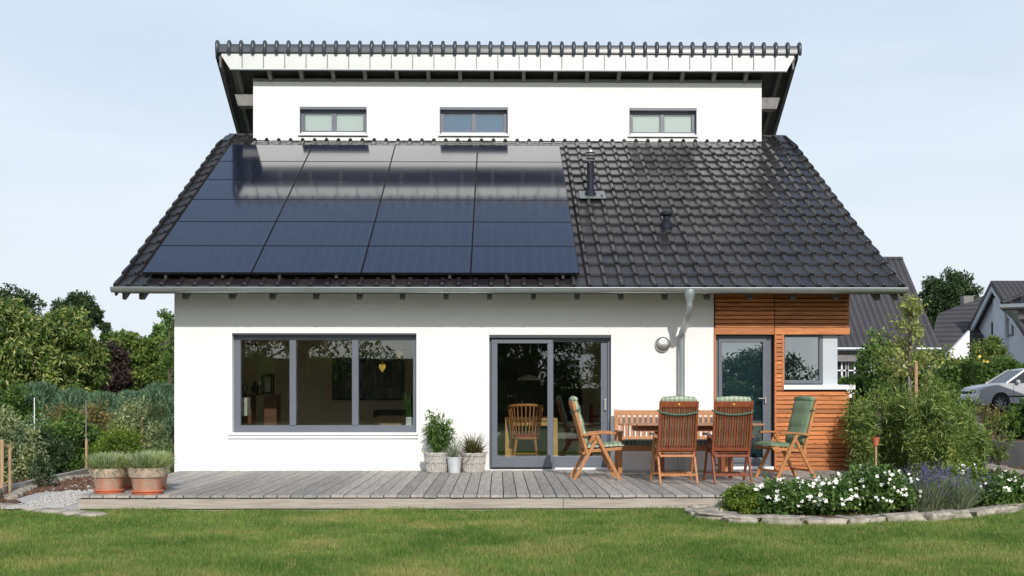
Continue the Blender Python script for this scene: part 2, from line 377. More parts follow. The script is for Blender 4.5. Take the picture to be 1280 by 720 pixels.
nt.links.new(b.outputs[0], ms.inputs[1]); nt.links.new(t.outputs[0], ms.inputs[2]); nt.links.new(ms.outputs[0], nt.nodes['Material Output'].inputs[0]); M['blade'] = m

# ------------------------------------------------------------------ camera, light, sky
cd = bpy.data.cameras.new('camera'); cam = bpy.data.objects.new('camera', cd); col.objects.link(cam)
cam.location = (0, 0, CZ); cam.rotation_euler = (R(90), 0, -TH)
cd.sensor_width = 36; cd.lens = F/1280*36; cd.shift_y = 134/1280; cd.clip_end = 3000; cd.clip_start = .1
scene.camera = cam
EL, AZ = R(30.5), R(10)
to_sun = Vector((math.sin(AZ)*math.cos(EL), -math.cos(AZ)*math.cos(EL), math.sin(EL)))
sd = bpy.data.lights.new('sun', 'SUN'); sun = bpy.data.objects.new('sun', sd); col.objects.link(sun)
sd.energy = 3.25; sd.angle = R(.5); sd.color = (1, .955, .89)
sun.rotation_euler = to_sun.to_track_quat('Z', 'Y').to_euler(); sun.location = to_sun*60
w = bpy.data.worlds.new('World'); scene.world = w; w.use_nodes = True; nt = w.node_tree
bg = nt.nodes['Background']; sky = N(nt, 'ShaderNodeTexSky', sky_type='NISHITA'); sky.sun_disc = False
sky.sun_elevation = EL; sky.sun_rotation = math.pi-AZ; sky.air_density = 1.0; sky.dust_density = 2.0; sky.ozone_density = 1.2
tc = nt.nodes.new('ShaderNodeTexCoord'); mp = nt.nodes.new('ShaderNodeMapping'); mp.inputs['Scale'].default_value = (1.0,1.0,5); mp.inputs['Rotation'].default_value = (0,R(6),0)
nt.links.new(tc.outputs['Generated'], mp.inputs[0])
cl = ramp(nt, noise(nt, mp.outputs[0], 1.6, 7, .55), [(.34, (.74,)*3), (.64, (1.0,)*3)])
sx = nt.nodes.new('ShaderNodeSeparateXYZ'); nt.links.new(tc.outputs['Generated'], sx.inputs[0])
hz = ramp(nt, sx.outputs[2], [(.0, (1,1,1)), (.33, (.92,)*3), (.60, (.16,)*3), (1, (.10,)*3)])
cl = mix(nt, 1.0, cl, hz, 'MULTIPLY')
pale = mix(nt, ramp(nt, sx.outputs[2], [(.0, (0,0,0)), (.35, (1,1,1))]), (6.85,7.3,7.8), (6.15,7.1,8.15))
nt.links.new(mix(nt, cl, sky.outputs[0], pale), bg.inputs[0])
bg.inputs[1].default_value = .125
vs = scene.view_settings; vs.view_transform = 'Standard'; vs.look = 'None'; vs.gamma = 1; vs.exposure = 0; vs.use_curve_mapping = False
scene.render.engine = 'CYCLES'; scene.cycles.max_bounces = 8; scene.cycles.transparent_max_bounces = 12
# ================================================================== HOUSE
XL, XR = -4.95, 5.35; WOODX = 3.29; PIT = R(30.1)
RX0, RX1 = -5.6, 5.94; RY0, RZ0 = 16.1, 2.92; TAN = math.tan(PIT)
house = thing('house', (0.2, WY, 0), 'white rendered house with dark tiled pitched roof, solar panels and upper window band', 'house')
def roofz(y): return RZ0+(y-RY0)*TAN

def wall_holes(x0, x1, z0, z1, y, th, holes):
    """solid wall in the XZ plane with rectangular openings, front face at y, going back by th"""
    xs = sorted({x0, x1, *[h[0] for h in holes], *[h[1] for h in holes]}); zs = sorted({z0, z1, *[h[2] for h in holes], *[h[3] for h in holes]})
    mb = MB(); cells = {}
    def solid(i, j):
        if i < 0 or j < 0 or i >= len(xs)-1 or j >= len(zs)-1: return False
        cx = (xs[i]+xs[i+1])/2; cz = (zs[j]+zs[j+1])/2
        return not any(h[0] < cx < h[1] and h[2] < cz < h[3] for h in holes)
    for i in range(len(xs)-1):
        for j in range(len(zs)-1):
            if not solid(i, j): continue
            a, c, d, e = xs[i], xs[i+1], zs[j], zs[j+1]; y2 = y+th
            mb.add([(a,y,d),(c,y,d),(c,y,e),(a,y,e)], [(0,1,2,3)]); mb.add([(a,y2,d),(c,y2,d),(c,y2,e),(a,y2,e)], [(3,2,1,0)])
            if not solid(i-1, j): mb.add([(a,y,d),(a,y,e),(a,y2,e),(a,y2,d)], [(0,1,2,3)])
            if not solid(i+1, j): mb.add([(c,y,d),(c,y,e),(c,y2,e),(c,y2,d)], [(3,2,1,0)])
            if not solid(i, j-1): mb.add([(a,y,d),(c,y,d),(c,y2,d),(a,y2,d)], [(3,2,1,0)])
            if not solid(i, j+1): mb.add([(a,y,e),(c,y,e),(c,y2,e),(a,y2,e)], [(0,1,2,3)])
    return mb
TK = .36
def rect(px0, px1, py0, py1, Y=WY):
    a = at(px0, py1, Y); c = at(px1, py0, Y); return (a.x, c.x, a.z, c.z)
W1 = rect(290, 520.5, 416.5, 541); D1 = rect(611.5, 764, 418.5, 585); 
D1 = (D1[0], D1[1], DK+.012, D1[3])
D2 = rect(894.5, 967, 418.5, 581); D2 = (D2[0], D2[1], DK+.012, D2[3])
wall_holes(XL, WOODX, 0, 2.985, WY, TK, [W1, D1]).build('front_wall', M['stucco'], house)
# gable side walls
for xa in (XL, 5.19-.3):
    yb = WY+TK
    MB().prism([(yb,0),(29.5,0),(29.5,3.0),(22.52,7.35),(22.52,6.35),(yb,roofz(yb)-.16)], xa, xa+.3, 'x').build('side_wall', M['stucco'], house)
MB().box(XL+.31, 4.88, 29.2, 29.5, 0, 3.0).build('rear_wall', M['stucco'], house)
# upper (clerestory) wall
UY = 22.2
ux0, ux1 = X(316.5, UY), X(952, UY); uz0, uz1 = 6.2, Z(103, UY)
UW = [rect(374.5, 458.5, 133.5, 171, UY), rect(549.5, 635, 134, 171.5, UY), rect(786.5, 871, 135, 172.5, UY)]
wall_holes(ux0, ux1, uz0, uz1, UY, .3, UW).build('upper_wall', M['stucco'], house)
MB().box(ux0-.01, ux1+.01, UY-.02, UY+.2, uz1+.002, uz1+.06).build('wall_plate', M['rafter_gray'], house)

# ---------------- windows
def pane(mb, x0, x1, z0, z1, y, win, mat='glass'):
    return MB().box(x0, x1, y, y+.02, z0, z1).build('pane', M[mat], win)
def sill(x0, x1, z, y0, par, th=.035, out=.05, name='sill'):
    return MB().box(x0, x1, y0-out, y0+.14, z-th, z).build(name, M['white_paint'], par, bevel=.004)
# big three-part window
x0, x1, z0, z1 = W1; ry = WY+.12; fw = .075
mb = MB(); mb.box(x0, x1, ry, ry+.09, z1-.10, z1); mb.box(x0, x1, ry, ry+.09, z0, z0+.11)
mb.box(x0, x0+.10, ry, ry+.09, z0+.11, z1-.10); mb.box(x1-.06, x1, ry, ry+.09, z0+.11, z1-.10)
m1 = (X(362, ry), X(370, ry)); m2 = (X(440, ry), X(448, ry))
for a, c in (m1, m2): mb.box(a, c, ry-.012, ry+.078, z0+.11, z1-.10)
win = mb.build('window', M['frame'], house, bevel=.005)
for a, c in ((x0+.10, m1[0]), (m1[1], m2[0]), (m2[1], x1-.06)): pane(None, a, c, z0+.11, z1-.10, ry+.04, win)
MB().box(x0-.06, x1+.03, WY-.055, ry, z0-.035, z0+.004).build('sill', M['white_paint'], win, bevel=.004)
MB().box(x0-.06, x1+.03, WY-.03, WY-.002, z0-.085, z0-.037).build('sill_front', M['white_paint'], win)
# reveals lined with grey metal
MB().box(x0+.001, x1-.001, WY+.002, ry-.002, z1-.028, z1-.001).build('shutter_box', M['frame_dark'], win)

# sliding door
x0, x1, z0, z1 = D1; ry = WY+.10
door = MB(); door.box(x0, x1, ry+.0, ry+.14, z1-.075, z1); door.box(x0, x0+.035, ry, ry+.14, z0, z1-.075); door.box(x1-.045, x1, ry, ry+.14, z0, z1-.075); door.box(x0+.035, x1-.045, ry+.02, ry+.14, z0, z0+.035)
door = door.build('sliding_door', M['frame'], house, bevel=.004)
def leaf(xa, xb, y, lft, rgt, bot, top, name='door_leaf'):
    mb = MB(); za, zb = z0+.035, z1-.075
    mb.box(xa, xb, y, y+.06, za, za+bot); mb.box(xa, xb, y, y+.06, zb-top, zb)
    mb.box(xa, xa+lft, y, y+.06, za+bot, zb-top); mb.box(xb-rgt, xb, y, y+.06, za+bot, zb-top)
    o = mb.build(name, M['frame'], door, bevel=.006)
    MB().box(xa+lft, xb-rgt, y+.025, y+.04, za+bot, zb-top).build('pane', M['glass'], door); return o
xm = X(691, ry)
leaf(x0+.035, xm, ry-.06, .09, .085, .16, .055)
leaf(xm-.02, x1-.045, ry+.03, .03, .10, .16, .03)
MB().box(x0, x1, WY+.002, ry-.065, z1-.045, z1-.001).build('shutter_box', M['frame_dark'], door)
MB().box(X(756,WY), X(758.8,WY), ry-.015, ry+.028, Z(513,WY), Z(499,WY)).build('handle', M['steel'], door, bevel=.004)
MB().box(xm+.03, x1-.03, WY-.02, WY+.09, DK+.012, DK+.04).build('threshold', M['white_paint'], door)

# second terrace door with blinds
x0, x1, z0, z1 = D2; ry = WY+.10
wd = MB(); wd.box(x0, x1, ry, ry+.09, z1-.06, z1); wd.box(x0, x1, ry, ry+.09, z0, z0+.10); wd.box(x0, x0+.06, ry, ry+.09, z0+.10, z1-.06); wd.box(x1-.09, x1, ry, ry+.09, z0+.10, z1-.06)
wd.box(x0+.06, x0+.115, ry-.03, ry+.05, z0+.10, z1-.06); wd.box(x1-.145, x1-.09, ry-.03, ry+.05, z0+.10, z1-.06); wd.box(x0+.115, x1-.145, ry-.03, ry+.05, z1-.11, z1-.06); wd.box(x0+.115, x1-.145, ry-.03, ry+.05, z0+.10, z0+.17)
wd = wd.build('terrace_door', M['frame'], house, bevel=.004)
MB().box(x0+.115, x1-.145, ry+.01, ry+.025, z0+.17, z1-.11).build('pane', M['glass_blue'], wd)
MB().box(x0+.12, x1-.15, ry+.055, ry+.06, z0+.17, z1-.11).build('blind', M['blinds_dark'], wd)
MB().box(x1-.125, x1-.105, ry-.075, ry-.03, Z(504,WY), Z(496,WY)).bar((x1-.115, ry-.07, Z(498,WY)), (x1-.22, ry-.07, Z(498,WY)), .015, .015).build('handle', M['steel'], wd)
MB().box(x0, x1, WY-.015, WY+.09, DK+.012, DK+.055).build('threshold', M['white_paint'], wd)

# upper windows
for i, (x0, x1, z0, z1) in enumerate(UW):
    ry = UY+.11; mb = MB(); z0s = z0+.10; xm = (x0+x1)/2
    mb.box(x0, x1, ry, ry+.07, z1-.10, z1); mb.box(x0, x1, ry, ry+.07, z0s, z0s+.05)
    mb.box(x0, x0+.085, ry, ry+.07, z0s+.05, z1-.10); mb.box(x1-.085, x1, ry, ry+.07, z0s+.05, z1-.10); mb.box(xm-.045, xm+.045, ry, ry+.07, z0s+.05, z1-.10)
    uw = mb.build('upper_window', M['frame'], house, bevel=.004)
    gm = 'glass'
    for a, c in ((x0+.085, xm-.045), (xm+.045, x1-.085)):
        MB().box(a, c, ry+.03, ry+.045, z0s+.05, z1-.10).build('pane', M[gm], uw)
        if i != 1: MB().box(a, c, ry+.052, ry+.056, z0s+.05, z1-.10).build('blind', M['blinds'], uw)
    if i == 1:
        for a, c in ((x0+.085, xm-.045), (xm+.045, x1-.085)): MB().box(a, c, ry+.052, ry+.056, z0s+.05, z1-.10).build('blind', M['blue_blind'], uw)  # blue sheet behind these panes paints in the reflected sky
    MB().box(x0-.03, x1+.03, UY-.05, ry+.02, z0+.02, z0+.055).box(x0+.03, x1-.03, UY+.03, ry+.03, z0+.056, z0s).build('sill', M['white_paint'], uw)
    MB().box(x0, x0+.012, UY+.002, ry, z0+.056, z1-.055).build('guide_rail', M['frame'], uw); MB().box(x1-.012, x1, UY+.002, ry, z0+.056, z1-.055).build('guide_rail', M['frame'], uw)
    MB().box(x0+.001, x1-.001, UY+.004, ry-.002, z1-.05, z1-.001).build('shutter_box', M['frame'], uw)

# ---------------- larch cladding
def slats(mb, x0, x1, z0, z1, y, pitch=.068, d=.028):
    n = max(1, round((z1-z0)/pitch)); p = (z1-z0)/n
    for k in range(n):
        za = z0+k*p; mb.prism([(y, za+.013), (y-d, za+.003), (y-d, za+p-.013), (y, za+p-.003)], x0, x1, 'x')
Tz = Z(418, WY); Bz = Z(409.5, WY); Xe = X(1061, WY)
seam = X(967.5, WY)
backing = MB(); 
backing.box(WOODX+.001, Xe-.03, WY+.005, WY+TK, Tz+.001, 2.985)
backing.box(seam, X(979.5,WY), WY+.005, WY+TK, 0.0, Tz-.001)
backing.box(X(979.5,WY)+.001, Xe-.03, WY+.005, WY+TK, 0.0, Z(487,WY))
backing.box(WOODX+.001, D2[0], WY+.005, WY+TK, 0, Tz-.001)
backing.build('cladding_backing', M['deck_under'], house)
mb = MB(); slats(mb, WOODX+.02, seam-.006, Bz, 2.97, WY); slats(mb, seam+.006, Xe, Bz, 2.97, WY); mb.build('upper_cladding', M['cladding'], house)
mb = MB(); mb.box(WOODX+.005, seam-.004, WY-.036, WY, Tz, Bz-.004); mb.box(seam+.004, Xe+.005, WY-.036, WY, Tz, Bz-.004)
mb.box(WOODX+.003, WOODX+.022, WY-.040, WY, DK+.01, Tz-.002); mb.box(seam+.0, seam+.028, WY-.040, WY+.0, DK+.02, Tz-.002)
mb.box(X(977,WY), X(979.5,WY), WY-.036, WY, Z(489,WY), Tz-.002)
mb.build('trim_board', M['cladding'], house, bevel=.003)
mb = MB(); slats(mb, seam+.03, X(977,WY)-.002, Z(488,WY), Tz-.004, WY)
slats(mb, seam+.03, Xe, DK+.0, Z(489,WY), WY); mb.build('lower_cladding', M['cladding'], house)
# side face cladding of the corner
def slats_y(mb, y0, y1, z0, z1, x, pitch=.0655, d=.022):
    n = round((z1-z0)/pitch); p = (z1-z0)/n
    for k in range(n):
        za = z0+k*p; mb.add([(x,y0,za+.01),(x+d,y0,za+.002),(x+d,y0,za+p-.014),(x,y0,za+p-.004),(x,y1,za+.01),(x+d,y1,za+.002),(x+d,y1,za+p-.014),(x,y1,za+p-.004)],
            [(0,1,2,3),(7,6,5,4),(0,4,5,1),(1,5,6,2),(2,6,7,3),(3,7,4,0)])
mb = MB(); slats_y(mb, WY, 19.5, Bz, 2.97, Xe-.022); slats_y(mb, WY, 19.5, DK, Z(489,WY), Xe-.022); mb.build('side_cladding', M['cladding'], house)
MB().box(5.195, Xe-.03, WY+TK+.002, 19.5, 0, Z(487,WY)).box(5.195, Xe-.03, WY+TK+.002, 19.5, Tz, 2.985).build('side_backing', M['deck_under'], house)
# corner window
cx0, cx1, cz0, cz1 = X(980, WY), X(1030, WY), Z(479.5, WY), Tz
ry = WY+.06
cw = MB(); cw.box(cx0, cx1, ry, ry+.08, cz1-.035, cz1-.001); cw.box(cx0, cx1, ry, ry+.08, cz0, cz0+.055); cw.box(cx0, cx0+.03, ry, ry+.08, cz0+.055, cz1-.035); cw.box(cx1-.055, cx1, ry, ry+.08, cz0+.055, cz1-.035)
cw = cw.build('corner_window', M['frame'], house, bevel=.004)
MB().box(cx0+.03, cx1-.055, ry+.03, ry+.045, cz0+.055, cz1-.035).build('pane', M['glass_blue'], cw)
MB().box(cx1+.001, X(1048.5,WY), ry+.005, ry+.09, cz0-.05, cz1-.001).build('corner_panel', M['gray_panel'], cw, bevel=.004)
MB().box(cx0-.02, X(1067.5,WY), WY-.07, WY+.2, Z(487,WY), Z(481,WY)).build('sill', M['white_paint'], cw, bevel=.004)
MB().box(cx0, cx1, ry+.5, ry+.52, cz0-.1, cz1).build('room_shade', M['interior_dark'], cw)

# ---------------- front roof: tiles as real interlocking geometry
lower = MB()
ca, sa = math.cos(PIT), math.sin(PIT)
def RP(x, s, h): return (x, RY0+s*ca-h*sa, RZ0+s*sa+h*ca)
TP, TR = (RX1-RX0)/48, .415
NR = 18
prof = [(0,0),(.30,.002),(.62,0)]+[(.62+.38*t, .045*math.sin(math.pi*t)**.8) for t in (.12,.3,.5,.7,.88)]
vs = []; fs = []; ncol = 48*len(prof)+1
xsp = []
for c in range(48):
    for (t, h) in prof: xsp.append((RX0+(c+t)*TP, h, t))
xsp.append((RX1, 0, 0))
tm = MB()
for k in range(NR):
    s0 = k*TR; s1 = min(s0+TR+.02, (22.75-RY0)/ca)
    rows = []
    jit = [random.uniform(-.003,.003) for _ in range(49)]
    for (s, lift, sc) in ((s0, -.012, 1.0), (s0, .020, 1.12), (s0+.015, .030, 1.2), (s0+.05, .028, 1.05), (s1, .002, .82)):
        row = []
        for i, (x, h, t) in enumerate(xsp):
            jj = jit[min(i//len(prof), 48)]
            row.append(RP(x, s-(.012 if (h > .01 and lift > 0 and s < s0+.03) else 0), h*sc+lift+jj))
        rows.append(row)
    n0 = len(tm.v)
    for r in rows: tm.v += r
    m_ = len(xsp)
    for r in range(len(rows)-1):
        for i in range(m_-1): tm.f.append((n0+r*m_+i, n0+r*m_+i+1, n0+(r+1)*m_+i+1, n0+(r+1)*m_+i))
    # verge side lip of every tile
roof1 = MB()
L = (22.75-RY0)/ca
# deck under the tiles (soffit) and verge
sl = MB(); sl.add([RP(RX0+.02,.03,-.02),RP(RX1-.02,.03,-.02),RP(RX1-.02,L,-.02),RP(RX0+.02,L,-.02),RP(RX0+.02,.03,-.10),RP(RX1-.02,.03,-.10),RP(RX1-.02,L,-.10),RP(RX0+.02,L,-.10)],
       [(0,1,2,3),(7,6,5,4),(0,4,5,1),(1,5,6,2),(2,6,7,3),(3,7,4,0)])
lroof = sl.build('lower_roof', M['soffit'], house)
tm.build('roof_tiles', M['tile'], lroof, smooth=True, ang=40)
for xx, sg in ((RX0, -1), (RX1, 1)):
    vg = MB()
    for k in range(NR-1):
        a, b_ = k*TR, (k+1)*TR+.03
        xa, xb = sorted((xx, xx+sg*.03))
        vg.add([RP(xa,a,-.13),RP(xb,a,-.13),RP(xb,b_,-.13),RP(xa,b_,-.13),RP(xa,a,.045),RP(xb,a,.045),RP(xb,b_,.018),RP(xa,b_,.018)],
               [(0,3,2,1),(4,5,6,7),(0,1,5,4),(1,2,6,5),(2,3,7,6),(3,0,4,7)])
        vg.tube([RP(xx+sg*-.01, a-.012, .05), RP(xx+sg*-.01, a+.05, .055), RP(xx-sg*.01, b_, .025)], [.034,.033,.024], 8)
    vg.build('verge_tiles', M['tile'], lroof, smooth=True)
# rafters of the lower eave
rfx = [-5.56]+[X(px, 16.35) for px in (178,236)]+[]
pxs = [156, 178, 232, 290, 340.5, 395, 449.5, 503, 557.5, 612, 667, 721.5, 776, 831, 884, 937, 991, 1044, 1096, 1119]
for px in pxs:
    xr = X(px, 16.35); mb = MB(); hw = .035 if px not in (156, 1119) else .02
    def Q(x, y, h): return (x, y, roofz(y)-h)
    p = [(16.30, roofz(16.30)-.115), (16.30, roofz(16.30)-.26), (16.36, roofz(16.36)-.305), (WY+(.0 if px<1045 else .6), roofz(WY+(.0 if px<1045 else .6))-.305), (WY+(.0 if px<1045 else .6), roofz(WY+(.0 if px<1045 else .6))-.115)]
    mb.prism(p, xr-hw, xr+hw, 'x').build('rafter', M['rafter'], lroof)
MB().box(RX0+.05, RX1-.05, 16.20, 16.225, 2.845, 2.93).build('eaves_board', M['rafter'], lroof)

# gutter
gp = [(16.06+.068*math.cos(a), 2.912+.068*math.sin(a)) for a in [math.pi+math.pi*i/12 for i in range(13)]]
gi = [(16.06+.062*math.cos(a), 2.914+.062*math.sin(a)) for a in [math.pi+math.pi*i/12 for i in range(13)]]
g = MB().prism(gp+gi[::-1], RX0-.04, RX1+.04, 'x')
g.tube([(RX0-.04,15.992,2.914),(RX1+.04,15.992,2.914)], .010, 8)
for xe in (RX0-.043, RX1+.041): g.prism(gp, xe, xe+.003, 'x')
gut = g.build('gutter', M['zinc'], house, smooth=True)
for px in pxs[2:18]:
    xr = X(px, 16.0)-.0; mb = MB()
    q = [(16.06+.071*math.cos(a), 2.912+.071*math.sin(a)) for a in [math.pi+math.pi*i/12 for i in range(13)]]
    for a, b_ in zip(q, q[1:]): mb.bar((xr,a[0],a[1]), (xr,b_[0],b_[1]), .022, .004, (1,0,0))
    mb.build('gutter_bracket', M['zinc'], gut)
for xr in (RX0+1.9, RX0+5.2, RX0+8.6):
    q = [(16.06+.0705*math.cos(a), 2.912+.0705*math.sin(a)) for a in [math.pi+math.pi*i/12 for i in range(13)]]; mb = MB()
    for a, b_ in zip(q, q[1:]): mb.bar((xr,a[0],a[1]), (xr,b_[0],b_[1]), .05, .003, (1,0,0))
    mb.build('joint_band', M['zinc'], gut)
# downpipe
fx = X(862, 16.06); dxp = X(852, WY-.1)
dp = MB(); dp.lathe([(.085,2.90),(.085,2.86),(.078,2.80),(.05,2.72),(.047,2.66)], (fx,16.06,0), 24)
dp.tube([(fx,16.06,2.70),(fx,16.07,2.60),(fx-.02,16.14,2.52),((fx+dxp)/2,16.40,2.40),(dxp+.005,WY-.13,2.30),(dxp,WY-.1,2.20),(dxp,WY-.1,.9),(dxp,WY-.1,.22)], .05, 16)
for zz in (2.24, 1.2): dp.lathe([(.05,zz),(.058,zz+.003),(.058,zz+.03),(.05,zz+.033)], (dxp,WY-.1,0), 20)
dp.build('downpipe', M['zinc'], house, smooth=True)

# solar panels
SX0, SX1 = -5.265, 1.194; PW = (SX1-SX0)/4; SS0 = (16.30-RY0)/ca; SS1 = (21.66-RY0)/ca; PH = (SS1-SS0)/6
HP = .14
for r in range(6):
    for c in range(4):
        a, b_ = SX0+c*PW+.005, SX0+(c+1)*PW-.005; s0, s1 = SS0+r*PH+.006, SS0+(r+1)*PH-.006
        fr = MB(); t = .008
        def pb(mb, xa, xb, sa_, sb, h0, h1):
            mb.add([RP(xa,sa_,h0),RP(xb,sa_,h0),RP(xb,sb,h0),RP(xa,sb,h0),RP(xa,sa_,h1),RP(xb,sa_,h1),RP(xb,sb,h1),RP(xa,sb,h1)],
               [(0,3,2,1),(4,5,6,7),(0,1,5,4),(1,2,6,5),(2,3,7,6),(3,0,4,7)])
        pb(fr, a, b_, s0, s0+t, HP-.035, HP); pb(fr, a, b_, s1-t, s1, HP-.035, HP); pb(fr, a, a+t, s0+t, s1-t, HP-.035, HP); pb(fr, b_-t, b_, s0+t, s1-t, HP-.035, HP)
        cell = MB(); pb(cell, a+t, b_-t, s0+t, s1-t, HP-.03, HP-.002)
        o = cell.build('solar_panel', M['solar'], house)
        uv = o.data.uv_layers.new(name='UVMap')
        for li, lp in enumerate(o.data.loops):
            v_ = o.data.vertices[lp.vertex_index].co+Vector(OFF['house']); sv = (v_.y-RY0)/ca
            uv.data[li].uv = (v_.x-a+.006, sv-s0)
        fr.build('panel_frame', M['solar_frame'], o)
rail = MB()
for k in range(8):
    xx = SX0+.35+k*(SX1-SX0-.6)/7
    rail.bar(RP(xx,SS0-.03,HP-.06), RP(xx,SS1,HP-.06), .04, .04, (1,0,0))
rail.build('mounting_rail', M['steel'], house)
# roof vents
s = (19.41-RY0)/ca; bx = X(738, 19.41); bz = roofz(19.41)
v_ = MB(); v_.lathe([(.115,bz-.03),(.105,bz+.07),(.068,bz+.15),(.062,bz+.16),(.062,bz+.62),(.064,bz+.62)], (bx,19.41,0), 24)
fl = v_.build('flue_pipe', M['black'], house, smooth=True)
cap = MB()
for i in range(3):
    zz = bz+.63+i*.055; cap.lathe([(.05,zz),(.082,zz+.012),(.085,zz+.03),(.05,zz+.045)], (bx,19.41,0), 24)
cap.lathe([(.05,bz+.79),(.088,bz+.80),(.088,bz+.83),(.0,bz+.85)], (bx,19.41,0), 24); cap.build('rain_cap', M['steel'], fl, smooth=True)
fb = MB()
n = 14
for i in range(n):
    pass
fb.add([RP(bx-.2,s-.18,.055),RP(bx+.26,s-.18,.055),RP(bx+.26,s+.2,.05),RP(bx-.2,s+.2,.05),RP(bx-.2,s-.18,.065),RP(bx+.26,s-.18,.065),RP(bx+.26,s+.2,.06),RP(bx-.2,s+.2,.06)],
       [(0,3,2,1),(4,5,6,7),(0,1,5,4),(1,2,6,5),(2,3,7,6),(3,0,4,7)])
fb.build('flashing', M['zinc'], fl, bevel=.004)
s = (18.16-RY0)/ca; bx = X(833, 18.16); bz = roofz(18.16)
v_ = MB(); v_.lathe([(.10,bz-.02),(.095,bz+.08),(.06,bz+.12),(.055,bz+.2),(.10,bz+.215),(.105,bz+.235),(.095,bz+.265),(.04,bz+.29),(0,bz+.292)], (bx,18.16,0), 24); v_.build('roof_vent', M['black'], house, smooth=True)

# ---------------- upper roof, rising towards the garden
UF = 21.86; USL = .62
def uz(y, h=0): return 8.215-(y-UF)*USL+h
ur = MB().prism([(UF+.03,uz(UF+.03)),(29.9,uz(29.9)),(29.9,uz(29.9)-.16),(UF+.03,uz(UF+.03)-.16)], RX0+.02, RX1-.02, 'x').build('upper_roof', M['soffit'], house)
# fascia of standing seam sheet
fz0, fz1 = Z(88, UF), Z(67.5, UF)
fx0, fx1 = X(277, UF), X(992.5, UF)
MB().prism([(fx0,fz1),(fx0,fz1-.06),(X(288,UF),fz0),(X(983,UF),fz0),(fx1,fz1-.06),(fx1,fz1)], UF-.012, UF+.02, 'y').build('fascia', M['zinc_light'], ur)
px = 303.0; 
seams = MB()
while px < 980:
    xx = X(px, UF); seams.box(xx-.006, xx+.006, UF-.034, UF-.012, fz0+.03, fz1-.004); px += 26.62
seams.build('fascia_seams', M['frame'], ur)
MB().box(X(287,UF), X(984,UF), UF-.022, UF+.0, fz0-.022, fz0-.002).build('drip_edge', M['ridge_tile'], ur)
rt = MB()
tz0, tz1 = fz1+.004, Z(57.5, UF)
x = RX0+.03
rt.prism([(UF-.045,tz0),(UF-.045,tz1-.01),(UF-.03,tz1+.01),(UF+.2,tz1-.08),(UF+.2,tz0-.05),(UF-.02,tz0-.02)], X(274,UF), X(996,UF), 'x')
px = 285.5-14.85+1.5
k = 0
while px < 999:
    xx = X(px, UF)
    rt.tube([(xx,UF-.05,tz0-.018),(xx,UF-.062,tz0-.01),(xx,UF-.066,tz0+.1),(xx,UF-.055,tz1+.022),(xx,UF-.03,tz1+.05),(xx,UF+.03,tz1+.045),(xx,UF+.35,tz1-.10)], [.030,.036,.038,.040,.038,.036,.034], 12)
    px += 14.83
rt.build('ridge_tiles', M['ridge_tile'], ur, smooth=True, ang=50)
# tiled top surface and verges of the upper roof
tp = MB()
for k in range(48):
    xx = RX0+(k+.8)*TP; tp.tube([(xx,UF+.3,uz(UF+.3,.05)),(xx,29.9,uz(29.9,.05))], .035, 6)
tp.prism([(UF+.1,uz(UF+.1,.06)),(29.95,uz(29.95,.06)),(29.95,uz(29.95,.005)),(UF+.1,uz(UF+.1,.005))], RX0, RX1, 'x').build('upper_tiles', M['tile'], ur, smooth=True)
for xx, sg in ((RX0, -1), (RX1, 1)):
    vg = MB(); y = UF+.02; 
    while y < 29.5:
        xa, xb = sorted((xx-sg*.0, xx+sg*.035)); y2 = y+.37
        vg.add([(xa,y,uz(y,-.13)),(xb,y,uz(y,-.13)),(xb,y2,uz(y2,-.13)),(xa,y2,uz(y2,-.13)),(xa,y,uz(y,.09)),(xb,y,uz(y,.09)),(xb,y2,uz(y2,.07)),(xa,y2,uz(y2,.07))],
               [(0,3,2,1),(4,5,6,7),(0,1,5,4),(1,2,6,5),(2,3,7,6),(3,0,4,7)]); y += .36
    vg.build('upper_verge', M['tile'], ur)
    MB().prism([(UF+.03,uz(UF+.03)-.16),(29.5,uz(29.5)-.16),(29.5,uz(29.5)-.33),(UF+.03,uz(UF+.03)-.33)], xx-sg*.06-.02, xx-sg*.06+.02, 'x').build('barge_board', M['rafter'], ur)
px = 454.4-40.1*4
while px < 975:
    xx = X(px, 21.85)
    MB().prism([(UF+.04,uz(UF+.04)-.162),(22.5,uz(22.5)-.162),(22.5,uz(22.5)-.34),(UF+.04,uz(UF+.04)-.34)], xx-.035, xx+.035, 'x').build('rafter', M['rafter_gray'], ur)
    px += 40.1
for xx in (-5.3, 5.65):
    MB().prism([(UF+.04,uz(UF+.04)-.162),(28.5,uz(28.5)-.162),(28.5,uz(28.5)-.34),(UF+.04,uz(UF+.04)-.34)], xx-.035, xx+.035, 'x').build('rafter', M['rafter'], ur)
pz0, pz1 = Z(133, UY+.15), Z(119, UY+.15)
MB().add([(X(293.5,UY+.15),UY+.15,pz1),(X(297.5,UY+.15),UY+.15,pz0),(XL,UY+.15,pz0),(XL,UY+.15,pz1),(X(293.5,UY+.15),UY+.4,pz1),(X(297.5,UY+.15),UY+.4,pz0),(XL,UY+.4,pz0),(XL,UY+.4,pz1)],[(0,1,2,3),(7,6,5,4),(0,4,5,1),(1,5,6,2),(2,6,7,3),(3,7,4,0)]).build('purlin', M['rafter_gray'], ur)
pz0, pz1 = Z(135, UY+.15), Z(121, UY+.15); xr_, xs_ = X(975,UY+.15), X(971,UY+.15)
MB().add([(5.2,UY+.15,pz1),(5.2,UY+.15,pz0),(xs_,UY+.15,pz0),(xr_,UY+.15,pz1),(5.2,UY+.4,pz1),(5.2,UY+.4,pz0),(xs_,UY+.4,pz0),(xr_,UY+.4,pz1)],[(0,1,2,3),(7,6,5,4),(0,4,5,1),(1,5,6,2),(2,6,7,3),(3,7,4,0)]).build('purlin', M['rafter_gray'], ur)

